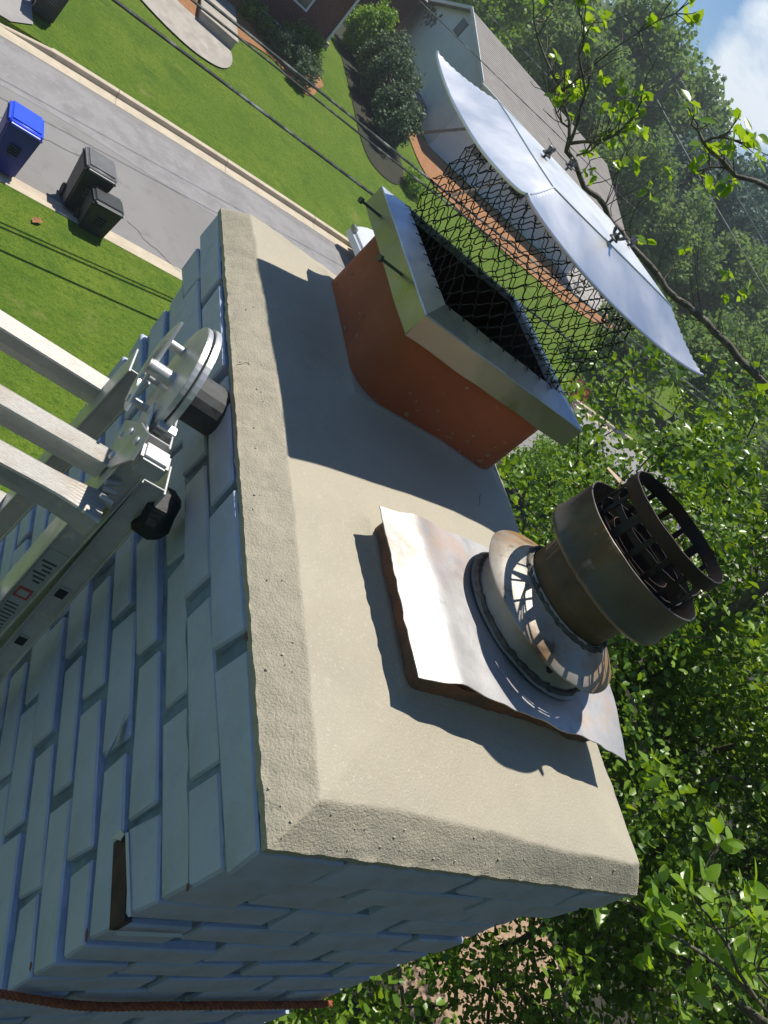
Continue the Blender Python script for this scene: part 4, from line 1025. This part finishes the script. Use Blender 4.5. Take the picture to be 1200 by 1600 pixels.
for k, (x, y, r, h, m_) in enumerate(((6.45, 30.6, .32, .32, 'leaf'), (7.15, 30.75, .3, .34, 'leaf'), (7.25, 30.25, .3, .3, 'leaf'), (7.75, 30.0, .45, .45, 'leaf_grey'), (8.35, 29.85, .48, .5, 'leaf_grey'), (8.85, 29.6, .5, .5, 'leaf_grey'), (8.7, 29.0, .42, .42, 'leaf_grey'), (5.0, 30.5, .5, .35, 'leaf_lime'), (4.2, 28.8, .4, .3, 'leaf_lime'))):
    lb = ('round dark clipped shrub nearest the entrance slab', 'round dark clipped shrub under the basement window', 'round dark clipped shrub in front of the basement window shrub', 'flowering pale shrub left in the row by the brick house', 'flowering pale shrub in the middle of the mulch bed row', 'pale silvery shrub at the corner of the brick house', 'pale silvery shrub at the lawn edge of the mulch bed', 'yellow green plant behind the entrance slab', 'low yellow green plant beside the curved path')[k]
    bush('garden_shrub', (x, y, gz(x, y)), (r, r, h), M[m_], lb, 'shrub', 1500, .075, 'shrubs in the mulch bed', trunk=False, clump=30)
bush('ivy_hedge', (8.7, 31.0, gz(8.7, 31)), (.85, .5, .6), M['leaf'], 'dark shaded hedge against the brick house corner', 'hedge', 3500, .1)  # dark green leaf mass at the house corner
bush('golden_bush', (16.9, 14.6, -6.9), (1.5, 1.2, .95), M['leaf_lime'], 'yellow green bush by the street behind the clay flue', 'bush', 6000, .10)
bush('golden_bush', (15.2, 13.4, -6.9), (1.1, 1.0, .8), M['leaf_lime'], 'smaller yellow green bush nearer the chimney than its twin', 'bush', 4500, .10)
bush('red_shrub', (22.6, 22.6, -6.87), (.55, .5, .35), M['leaf_red'], 'small red leaved shrub at the far kerb behind the branches', 'shrub', 700, .09, trunk=False)
# street trees in front of the far houses (right of the cap)
TREES = [ # x, y, H, R, mat, leaves, size
 ((26.5, 26.5), 4.6, 2.3, 'leaf_forest', 9000, .19, .18, 'dark round tree across the street right of the mesh'),
 ((33.0, 27.0), 6.6, 3.1, 'leaf_forest', 12000, .22, .2, 'broad green tree across the street behind the long limb'),
 ((33.5, 45.5), 8.2, 3.4, 'leaf_forest', 13000, .24, .2, 'bushy tree behind the pale house ridge end'),
 ((29.0, 50.5), 9.6, 3.9, 'leaf_forest', 15000, .28, .15, 'tall green tree behind the pale gabled house'),
 ((22.5, 54.5), 8.2, 3.8, 'leaf_lime', 13000, .28, .15, 'light green tree behind the gable roof ridge'),
 ((16.5, 58), 8.0, 3.8, 'leaf_forest', 12000, .30, .12, 'dark tree between the brick house and the gabled house'),
 ((36.0, 57.0), 13.5, 4.9, 'leaf_forest', 17000, .34, .12, 'tallest green tree with an airy top against the sky'),
 ((43.0, 52.0), 11.0, 4.6, 'leaf_blue', 16000, .34, .10, 'dark blue green conifer standing against the sky'),
 ((38.5, 44.0), 7.6, 3.4, 'leaf_forest', 13000, .26, .15, 'feathery tree in front of the blue green conifer'),
 ((45.5, 42.5), 9.0, 4.0, 'leaf_forest', 14000, .30, .12, 'mid green tree right of the utility pole wires'),
 ((44.0, 33.0), 8.4, 3.9, 'leaf_forest', 14000, .28, .12, 'green tree at the right edge behind the twigs'),
 ((52.5, 56.0), 12.5, 5.2, 'leaf_blue', 14000, .36, .12, 'distant blue green tree at the right edge of the sky'),
 ((28.0, 66.0), 14.0, 5.6, 'leaf_forest', 14000, .40, .12, 'distant broad tree left of the tallest tree'),
 ((20.0, 70.0), 12.0, 5.4, 'leaf_forest', 12000, .42, .12, 'distant tree above the gabled house roof'),
 ((47.0, 66.0), 13.5, 5.4, 'leaf_forest', 13000, .42, .12, 'distant hazy tree between the two conifers'),
 ((40.0, 24.0), 6.5, 3.6, 'leaf_forest', 11000, .24, .12, 'low green tree along the street at far right'),
]
for c, H, R, m_, n_, ls, bole, lb in TREES:
    tree(c, H, R, M[m_], lb, n_, ls * 1.05, bole, 'trees behind the houses across the street')
for c, H, R, lb in (((-3.0, -9.5), 15, 5.5, 'large shade tree behind the roof of the own house'), ((5.5, -9.0), 13, 5.0, 'second shade tree behind the roof nearer the leafy tree')):
    tree(c, H, R, M['leaf_forest'], lb, 9000, .42, .2, 'shade trees behind the own house')  # unseen trees added to darken the chimney's near face
# the wood beyond, one mass
wp = []; 
for k in range(340):
    a = math.radians(rng.uniform(8, 75)); d = rng.uniform(85, 150); x, y = d * math.sin(a), d * math.cos(a); z = G(x, y)
    wp.append((x, y, z + rng.uniform(2, 9.5), rng.uniform(3, 5)))
wp = np.array(wp); k = rng.integers(0, len(wp), 90000); v = rng.normal(size=(90000, 3)); v /= np.linalg.norm(v, axis=1)[:, None]; v *= rng.random(90000)[:, None] ** .35
pp = wp[k, :3] + v * wp[k, 3:4] * np.array([1, 1, .9])
tag(leaf_mesh('distant_wood', pp, rng.uniform(.5, .95, 90000), M['leaf_forest'], None, up=.3, shape='d', kind='stuff', asp=.45), 'hazy green wood on the slope beyond the houses', 'wood')

# ------------------------------------------------------------------ brick house
bh = thing('brick_house', (5, 33.8, -6.1), 'dark red brick house with white trim across the street', 'house')
FY = 31.82; ZG = -6.3; ZT = -1.2
MB().box((-6, FY + .02, ZG), (9.5, FY + 8.5, ZT)).put('wall', M['redbrick2'], bh)
bb = MB()     # brick courses of the street front, too fine to pick apart at this distance
nrow = int((ZT - ZG) / .075)
for r in range(nrow):
    z = ZG + r * .075; x = 1.0 + (r % 2) * .115
    while x < 9.49:
        x2 = min(x + .22, 9.505); bb.box((x, FY + .004 + .004 * rnd.random(), z), (x2 - .01, FY + .03, z + .065)); x += .23
tag(bb.put('brick_courses', M['redbrick'], bh), kind='stuff')
def window(parent, x0, x1, z0, z1, y, fr=.06, mull=1, nrm=-1):
    f = MB(); yy = y
    for a, b, c, d in ((x0 - fr, x1 + fr, z0 - fr, z0), (x0 - fr, x1 + fr, z1, z1 + fr), (x0 - fr, x0, z0, z1), (x1, x1 + fr, z0, z1)):
        f.box((a, yy - .06, c), (b, yy + .03, d))
    if mull: f.box((x0, yy - .045, (z0 + z1) / 2 - .02), (x1, yy + .02, (z0 + z1) / 2 + .02))
    o = f.put('window', M['white'], parent); MB().box((x0 + .002, yy - .02, z0 + .002), (x1 - .002, yy + .01, z1 - .002)).put('pane', M['glass'], o if False else parent)
window(bh, 7.12, 7.88, -6.02, -5.76, FY, .045, 0)
window(bh, 7.15, 8.25, -4.72, -3.3, FY, .07)
window(bh, 3.6, 4.7, -4.72, -3.3, FY, .07)
MB().box((9.44, FY - .09, -5.0), (9.52, FY - .01, ZT)).put('downspout', M['white'], bh, bevel=.01)
MB().box((9.40, FY - .14, -5.25), (9.62, FY - .01, -5.02)).put('splash_block', M['kerb'], bh)
MB().add([(-6.4, FY - .5, ZT), (10, FY - .5, ZT), (10, FY + 4.3, ZT + 1.9), (-6.4, FY + 4.3, ZT + 1.9), (10, FY + 9, ZT), (-6.4, FY + 9, ZT)], [(0, 1, 2, 3), (3, 2, 4, 5), (0, 3, 5), (1, 4, 2)]).put('roof', M['shingle'], bh, solid=.08)
for (x, z) in ((6.2, -5.75), (6.25, -5.9)):
    MB().box((x, FY - .25, z), (x + .16, FY - .05, z + .1)).put('garden_lamp', M['white'], bh, bevel=.01)
# rear brick shed, mostly in shade
sh = thing('brick_shed', (14.2, 47, -5.9), 'dark brick outbuilding with a pipe between the two houses', 'shed')
MB().box((11.4, 45.6, -6.0), (16.2, 49, -2.6)).put('wall', M['redbrick'], sh)
MB().add([(11.1, 45.3, -2.6), (16.5, 45.3, -2.6), (16.5, 47.3, -1.9), (11.1, 47.3, -1.9), (16.5, 49.3, -2.6), (11.1, 49.3, -2.6)], [(0, 1, 2, 3), (3, 2, 4, 5), (0, 3, 5), (1, 4, 2)]).put('roof', M['shingle'], sh, solid=.06)
MB().tube([(13.6, 45.5, -5.9), (13.6, 45.5, -2.4)], .06, 10).put('pipe', M['metalgrey'], sh, smooth=True)

# ------------------------------------------------------------------ pale gabled house
wh = thing('gabled_house', (22, 41, -5.9), 'pale sided house with a tan roof and gable vent', 'house')
gx = 17.0
gab = [(49.6, -6.1), (35.35, -6.1), (35.35, -2.34), (41.0, -1.10), (49.5, -3.55)]
MB().add([(gx, y, z) for y, z in gab] + [(gx + 11, y, z) for y, z in gab], [(0, 1, 2, 3, 4), (9, 8, 7, 6, 5), (0, 5, 6, 1), (1, 6, 7, 2), (4, 9, 5, 0)]).put('wall', M['siding'], wh)
sd_ = MB(); z = -6.0
while z < -1.2:          # lapped boards on the gable wall
    def yr(z_):
        ya = 35.35 if z_ < -2.34 else 35.35 + (z_ + 2.34) / 1.24 * 5.65
        yb = 49.55 if z_ < -3.55 else 49.5 - (z_ + 3.55) / 2.45 * 8.5
        return ya, yb
    ya, yb = yr(z + .2)
    if yb - ya > .2: sd_.add([(gx - .022, ya, z), (gx - .022, yb, z), (gx - .004, yb, z + .2), (gx - .004, ya, z + .2), (gx, ya, z), (gx, yb, z)], [(0, 1, 2, 3), (4, 5, 1, 0)])
    z += .2
tag(sd_.put('siding_boards', M['siding'], wh), kind='stuff')
rf = MB(); ov = .35
for (ya, za), (yb, zb) in (((34.95, -2.42), (41.0, -1.09)), ((41.0, -1.09), (49.9, -3.66))):
    n_ = 26
    for i in range(n_):
        a, b = i / n_, (i + 1) / n_; y0_, y1_ = ya + (yb - ya) * a, ya + (yb - ya) * b; z0_, z1_ = za + (zb - za) * a, za + (zb - za) * b
        up_ = .03 if zb > za else 0
        rf.add([(gx - ov, y0_, z0_ + .006), (gx + 11.5, y0_, z0_ + .006), (gx + 11.5, y1_, z1_ + (-.004 if zb > za else .012)), (gx - ov, y1_, z1_ + (-.004 if zb > za else .012)),
                (gx - ov, y0_, z0_ - .02), (gx + 11.5, y0_, z0_ - .02)], [(0, 1, 2, 3), (4, 5, 1, 0)])
rf.put('roof', M['shingle'], wh)
for (ya, za), (yb, zb) in (((34.9, -2.46), (41.0, -1.12)), ((41.0, -1.12), (49.95, -3.70))):
    d = Vector((0, yb - ya, zb - za)).normalized(); MB().box((-.02, -.02, 0), (.02, .14, (Vector((0, yb - ya, zb - za))).length), frame((gx - ov, ya, za), (1, 0, 0), Vector((0, -d.z, d.y)), d)).put('bargeboard', M['white'], wh)
MB().box((gx - .05, 40.75, -2.35), (gx - .015, 41.7, -1.62)).put('gable_vent', M['darkvent'], wh)
for k in range(6): MB().box((gx - .075, 40.8, -2.30 + k * .115), (gx - .05, 41.65, -2.24 + k * .115)).put('vent_slat', M['darkvent'], wh)
MB().box((gx - .3, 34.8, -2.52), (gx + 11.5, 34.94, -2.40)).put('gutter', M['white'], wh, bevel=.02)
for x in (18.6, 21.4, 24.6):
    f = MB()
    for a, b, c, d in ((x, x + 1.2, -4.9, -4.82), (x, x + 1.2, -3.5, -3.42), (x, x + .08, -4.9, -3.42), (x + 1.12, x + 1.2, -4.9, -3.42)): f.box((a, 35.26, c), (b, 35.36, d))
    f.put('window', M['white'], wh); MB().box((x + .08, 35.30, -4.82), (x + 1.12, 35.34, -3.5)).put('pane', M['glass'], wh)
# stain of bare render on the gable
t_ = MB()
for k in range(42):
    y = 45.6 + rnd.gauss(0, .45) - k * .03; z = -3.1 + rnd.gauss(0, .28) + k * .006; s_ = rnd.uniform(.05, .15)
    t_.add([(gx - .026, y + s_ * math.cos(a) * rnd.uniform(.6, 1.2), z + s_ * math.sin(a) * rnd.uniform(.6, 1.2)) for a in np.linspace(0, 5.4, 7)], [tuple(range(7))])
tag(t_.put('peeled_patch', M['deckwood'], wh), kind='stuff')
# condensers by the gable wall
for k, (y, lb) in enumerate(((39.2, 'grey air conditioning unit by the pale wall nearer the hedge'), (37.9, 'second air conditioning unit nearer the orange soil strip'))):
    a = thing('air_conditioner', (16.35, y, -5.9), lb, 'air conditioner', 'air conditioners by the gable wall')
    MB().box((15.95, y - .4, -5.95), (16.75, y + .4, -5.1)).put('casing', M['metalgrey'], a, bevel=.03)
    MB().lathe([(.30, 0), (.30, .03), (.28, .035), (.05, .04), (.0001, .04)], (16.35, y, -5.1), (0, 0, 1), 20).put('fan_guard', M['darkvent'], a, smooth=True, ang=30)
    for j in range(7): MB().box((15.93, y - .36 + j * .11, -5.85), (15.95, y - .32 + j * .11, -5.2)).put('grille_slat', M['darkvent'], a)
# lean-to frame in front of the house
pf = thing('awning_frame', (17.5, 34, -6.0), 'pale timber lean-to frame in front of the pale house', 'frame')
for a, b, r in (((16.0, 35.2, -5.9), (17.6, 34.5, -3.9), .05), ((17.5, 31.6, -6.1), (19.3, 31.8, -3.7), .05), ((17.6, 34.6, -3.9), (19.4, 31.6, -3.7), .06), ((19.4, 31.7, -3.7), (22.5, 31.6, -3.7), .06)):
    d = (Vector(b) - Vector(a)); L_ = d.length; d.normalize(); u = d.orthogonal().normalized(); MB().box((-r, -r, 0), (r, r, L_), frame(a, u, d.cross(u), d)).put('post', M['deckwood'], pf)

# stones in the rubble patch
for k in range(26):
    x = rng.uniform(27.8, 36); y = 33.9 + (x - 27.8) * .55 + rng.uniform(0, 4.0) ; s_ = rng.uniform(.15, .42)
    if k == 0 or True:
        bm = bmesh.new(); bmesh.ops.create_icosphere(bm, subdivisions=1, radius=s_)
        for v in bm.verts: v.co *= rnd.uniform(.75, 1.2); v.co.z *= .6
        me = bpy.data.meshes.new('boulder'); bm.to_mesh(me); bm.free(); me.materials.append(M['gravel'])
        o = link('boulder', me, None, (x, y, G(x, y) + .1)); tag(o, 'pale boulder in the rubble patch seen through the wire mesh', 'rock', 'pale boulders in the rubble patch')

# ------------------------------------------------------------------ wheelie bins
def bin_(loc, rz, body, lid, label, H=1.02, w=.58, d=.68, group='wheelie bins by the kerb', lean=0):
    t = thing('wheelie_bin', loc, label, 'bin', group); t.rotation_euler = (lean, 0, rz)
    def P(mb, nm, m, **k):
        # shapes are given in the bin's own axes
        o = bpy.data.objects.new(nm, None); bpy.data.objects.remove(o)
        me = meshd(nm, mb.v, mb.f, m); 
        bm = bmesh.new(); bm.from_mesh(me); es = [e for e in bm.edges if len(e.link_faces) == 2 and e.calc_face_angle(0) > .5]
        if k.get('bevel'): bmesh.ops.bevel(bm, geom=es, offset=k['bevel'], segments=3, affect='EDGES', clamp_overlap=True)
        for f in bm.faces: f.smooth = True
        bm.to_mesh(me); bm.free(); sharp(me, 35); return link(nm, me, t)
    b = MB(); b.box((-w / 2 * .78, -d / 2 * .74, .05), (w / 2 * .78, d / 2 * .74, H * .93), None, 1.26); P(b, 'body', body, bevel=.03)
    b = MB(); b.box((-w / 2 * 1.02, -d / 2 * .98, H * .90), (w / 2 * 1.02, d / 2 * .98, H * .935)); P(b, 'rim', body, bevel=.012)
    b = MB(); b.box((-w / 2 * 1.03, -d / 2 * 1.03, H * .937), (w / 2 * 1.03, d / 2 * 1.0, H * 1.03), None, .90); P(b, 'lid', lid, bevel=.04)
    b = MB(); b.tube([(-w * .4, -d / 2 * 1.08, H * .965), (w * .4, -d / 2 * 1.08, H * .965)], .024, 8); P(b, 'handle', lid)
    for s_ in (-1, 1):
        b = MB(); b.box((s_ * w * .36 - .02, -d / 2 * 1.08, H * .88), (s_ * w * .36 + .02, -d / 2 * .9, H * .985)); P(b, 'handle_bracket', body, bevel=.006)
        b = MB(); b.tube([(s_ * w * .40 - .03, d / 2 * .62 - d * .98 * 0 , .115), (s_ * w * .40 + .03, d / 2 * .62, .115)], .115, 20); P(b, 'wheel', M['tyre'])
    for k in range(4):
        b = MB(); b.box((-w * .16 + .02 * (k % 2), -d / 2 * .90 - .004 - .045 * (H * .62 - .07 * k) / H, H * .60 - k * .05), (w * .16, -d / 2 * .84, H * .60 - k * .05 + .018)); P(b, 'embossed_strip', lid if lid is not M['bluelid'] else M['black'])
    return t
bin_((.95, 13.9, -7.0), math.radians(5), M['blue'], M['bluelid'], 'blue recycling bin with a bright blue lid at the kerb')
bin_((2.25, 14.05, -7.0), math.radians(7), M['black'], M['greylid'], 'black wheelie bin with a dusty grey lid by the kerb')
bin_((2.55, 13.5, -6.96), math.radians(9), M['black'], M['black'], 'shorter black bin in front of the grey lidded one', .74, .58, .5)
bin_((.85, 20.75, -6.87), math.radians(4), M['black'], M['greylid'], 'black bin with a pale lid beside the driveway across the street', group='wheelie bins by the kerb')
MB().add([(1.60, 12.55, -6.835), (1.70, 12.60, -6.80), (1.76, 12.70, -6.82), (1.68, 12.74, -6.79), (1.58, 12.66, -6.83)], [(0, 1, 2, 3, 4)]).put('fallen_leaf', M['mulch'], None)
tag(bpy.data.objects['fallen_leaf'], 'dry orange leaf lying on the near lawn below the blue bin', 'leaf')
for k, pts in enumerate(([(3.3, 14.75), (3.7, 14.45), (4.15, 14.3), (4.6, 13.95), (5.1, 14.0)], [(6.4, 17.0), (7.2, 16.6), (8.3, 16.9), (9.0, 16.5)], [(-2, 15.2), (-.6, 15.6), (.7, 15.5), (2.4, 16.1)])):
    c_ = MB(); w_ = wob([(x, y, -6.992) for x, y in pts], .12, k) if 'wob' in globals() else [Vector((x, y, -6.992)) for x, y in pts]
    c_.grid([[(p[0], p[1] - .012, -6.9925), (p[0], p[1] + .012, -6.9925)] for p in w_]); o = c_.put('road_crack', M['crack'], None); o['kind'] = 'structure'
    if o.data.polygons[0].normal.z < 0: o.data.flip_normals()


# ------------------------------------------------------------------ cars
def car(loc, rz, paint, label, suv=True, group='parked cars'):
    t = thing('parked_car', loc, label, 'car', group); t.rotation_euler = (0, 0, rz)
    def P(mb, nm, m, par=None, smooth=True, bevel=0, ang=40):
        me = meshd(nm, mb.v, mb.f, m, smooth)
        if bevel:
            bm = bmesh.new(); bm.from_mesh(me); es = [e for e in bm.edges if len(e.link_faces) == 2 and e.calc_face_angle(0) > .3]
            bmesh.ops.bevel(bm, geom=es, offset=bevel, segments=3, affect='EDGES', clamp_overlap=True)
            for f in bm.faces: f.smooth = True
            bm.to_mesh(me); bm.free()
        sharp(me, ang); return link(nm, me, par or t)
    hr = 1.66 if suv else 1.42
    def loft(sec, hw):
        mb = MB(); mb.grid([[(x, -w_, z) for x, z, w_ in sec], [(x, w_, z) for x, z, w_ in sec]])
        n_ = len(sec); mb.f = []; 
        for i in range(n_ - 1): mb.f.append((i, i + 1, n_ + i + 1, n_ + i))
        mb.f.append((n_ - 1, 0, n_, 2 * n_ - 1)); mb.f.append(tuple(reversed(range(n_)))); mb.f.append(tuple(range(n_, 2 * n_))); return mb
    P(loft([(-2.25, .35, .86), (-2.28, .75, .88), (-2.15, 1.0, .86), (1.0, 1.0, .86), (1.9, .86, .82), (2.28, .66, .80), (2.3, .35, .80)], .88), 'body', paint, bevel=.07)
    P(loft([(-2.08, 1.0, .80), (-1.75, hr - .04, .66), (-.2, hr, .66), (.25, hr - .06, .66), (1.02, 1.0, .80)], .8), 'cabin', M['glass'], bevel=.05)
    P(loft([(-1.80, hr - .03, .69), (-1.6, hr + .02, .67), (-.2, hr + .035, .67), (.22, hr - .02, .69), (.0, hr - .05, .70), (-1.7, hr - .06, .70)], .7), 'roof', paint, bevel=.02)
    for s_ in (-1, 1):
        for x in (-1.4, 1.42):
            mb = MB(); mb.tube([(x, s_ * .70, .34), (x, s_ * .90, .34)], .34, 24); w = P(mb, 'wheel', M['tyre'])
            mb = MB(); mb.tube([(x, s_ * .885, .34), (x, s_ * .91, .34)], .21, 16); P(mb, 'rim', M['rim'], w)
        mb = MB(); mb.box((.72, s_ * .98 - .09, .98), (.9, s_ * .98 + .09, 1.12)); P(mb, 'mirror', paint, bevel=.03)
        mb = MB(); mb.box((2.18, s_ * .62 - .14, .62), (2.31, s_ * .62 + .14, .76)); P(mb, 'headlight', M['rim'], bevel=.02)
        mb = MB(); mb.box((-2.30, s_ * .68 - .1, .75), (-2.2, s_ * .68 + .1, .95)); P(mb, 'tail_light', M['carred'], bevel=.02)
        for x0_, x1_ in ((-1.78, -1.70), (-.72, -.64), (.28, .36)):
            mb = MB(); mb.add([(x0_, s_ * .815, 1.0), (x1_, s_ * .815, 1.0), (x1_ * .92, s_ * .675, hr - .02), (x0_ * .92, s_ * .675, hr - .02)], [(0, 1, 2, 3)]); P(mb, 'pillar', paint)
    return t
car((12.2, 20.55, -7.0), math.radians(190), M['carwhite'], 'white car parked by the far kerb behind the clay flue')
car((61.5, 56.0, G(61.5, 56) + .1), math.radians(-62), M['carblue'], 'blue car parked on the distant street at right', False)

hz = MB().box((-215, -315, -9.9), (515, 540, 26)).put('haze', None if False else M['glass'], None)
hz.data.materials.clear(); hm = bpy.data.materials.new('haze'); hm.use_nodes = True; hm.node_tree.nodes.clear()
ho = hm.node_tree.nodes.new('ShaderNodeOutputMaterial'); hp = hm.node_tree.nodes.new('ShaderNodeVolumePrincipled'); hp.inputs['Density'].default_value = .0012; hp.inputs['Color'].default_value = (.86, .92, .97, 1); hp.inputs['Anisotropy'].default_value = .3
hm.node_tree.links.new(hp.outputs[0], ho.inputs['Volume']); hz.data.materials.append(hm); hz['kind'] = 'stuff'
# ------------------------------------------------------------------ utility pole and wires
up_ = thing('utility_pole', (33.2, 49.4, -5.5), 'wooden utility pole rising in front of the distant trees', 'utility pole')
MB().tube([(33.2, 49.4, -6), (33.2, 49.4, 5.3)], [.19, .13], 10).put('pole', M['pole'], up_, smooth=True)
MB().box((32.3, 49.2, 4.6), (34.1, 49.35, 4.75)).put('crossarm', M['pole'], up_)
for x in (32.4, 33.0, 33.6, 34.0): MB().tube([(x, 49.28, 4.75), (x, 49.28, 4.95)], .05, 8).put('insulator', M['metalgrey'], up_)
def wire_(a, b, r, label, sag=.25, ext_=0):
    a, b = Vector(a), Vector(b); d = b - a; a = a - d * ext_; b = b + d * ext_
    n_ = 40; pts = [a.lerp(b, i / n_) - Vector((0, 0, sag * 4 * (i / n_) * (1 - i / n_))) for i in range(n_ + 1)]
    w = MB().tube(pts, r, 6).put('overhead_wire', M['wire'], None, smooth=True); tag(w, label, 'wire', 'overhead wires above the street')
wire_((-14.2, 9.9, -2.9), (31, 18.0, -3.0), .030, 'thick overhead cable nearest the street across the lawn', .30)
wire_((-12.8, 10.2, -2.45), (40, 22.4, -2.35), .028, 'overhead cable crossing the top of the entrance slab', .25)
wire_((-12.8, 10.3, -2.52), (40, 22.4, -2.50), .022, 'thin wire lashed just below the second cable', .32)
wire_((-12, 14.6, -1.2), (44, 30.5, .6), .012, 'thin overhead wire in front of the brick house wall', .4)
wire_((-12, 15.4, -.55), (44, 32, 1.6), .012, 'highest thin wire passing over the brick house window', .4)
wire_((33.2, 49.3, 4.9), (70, 22, 1.2), .025, 'upper wire running right from the utility pole', .6)
wire_((33.2, 49.3, 4.4), (70, 20, .6), .025, 'lower wire running right from the utility pole', .9)
wire_((33.2, 49.3, 3.2), (60, 14, -1.0), .03, 'heavy cable sloping down from the utility pole', .9)

# paint flakes and chips on the chimney, torn paint strip hanging from a joint
flake([(.0205, .262, -.276), (.0150, .236, -.284), (.0100, .214, -.302), (.0190, .232, -.298), (.0212, .256, -.290)], M['paint'])
flake([(.0205, .112, -.2600), (.0200, .022, -.2475), (.0180, .022, -.2500), (.0190, .112, -.2640)])
flake([(.0205, .118, -.2960), (.0165, .106, -.2700), (.0190, .112, -.2660), (.0212, .122, -.2800)])
flake([(.026, .0205, -.2870), (.105, .0208, -.2885), (.112, .0178, -.2915), (.030, .0172, -.2920)])
for (x, y, z, s_) in ((.0215, .030, -.340, .006), (.0215, .034, -.470, .005), (.0075, .010, -.125, .005), (-.0008, .213, -.004, .006)):
    MB().add([(x - .0004, y + s_ * math.cos(a) * rnd.uniform(.6, 1.3), z + .6 * s_ * math.sin(a) * rnd.uniform(.6, 1.2)) for a in np.linspace(0, 5.5, 8)], [tuple(range(8))]).put('bare_chip', M['flaked'], chim, solid=.0006)
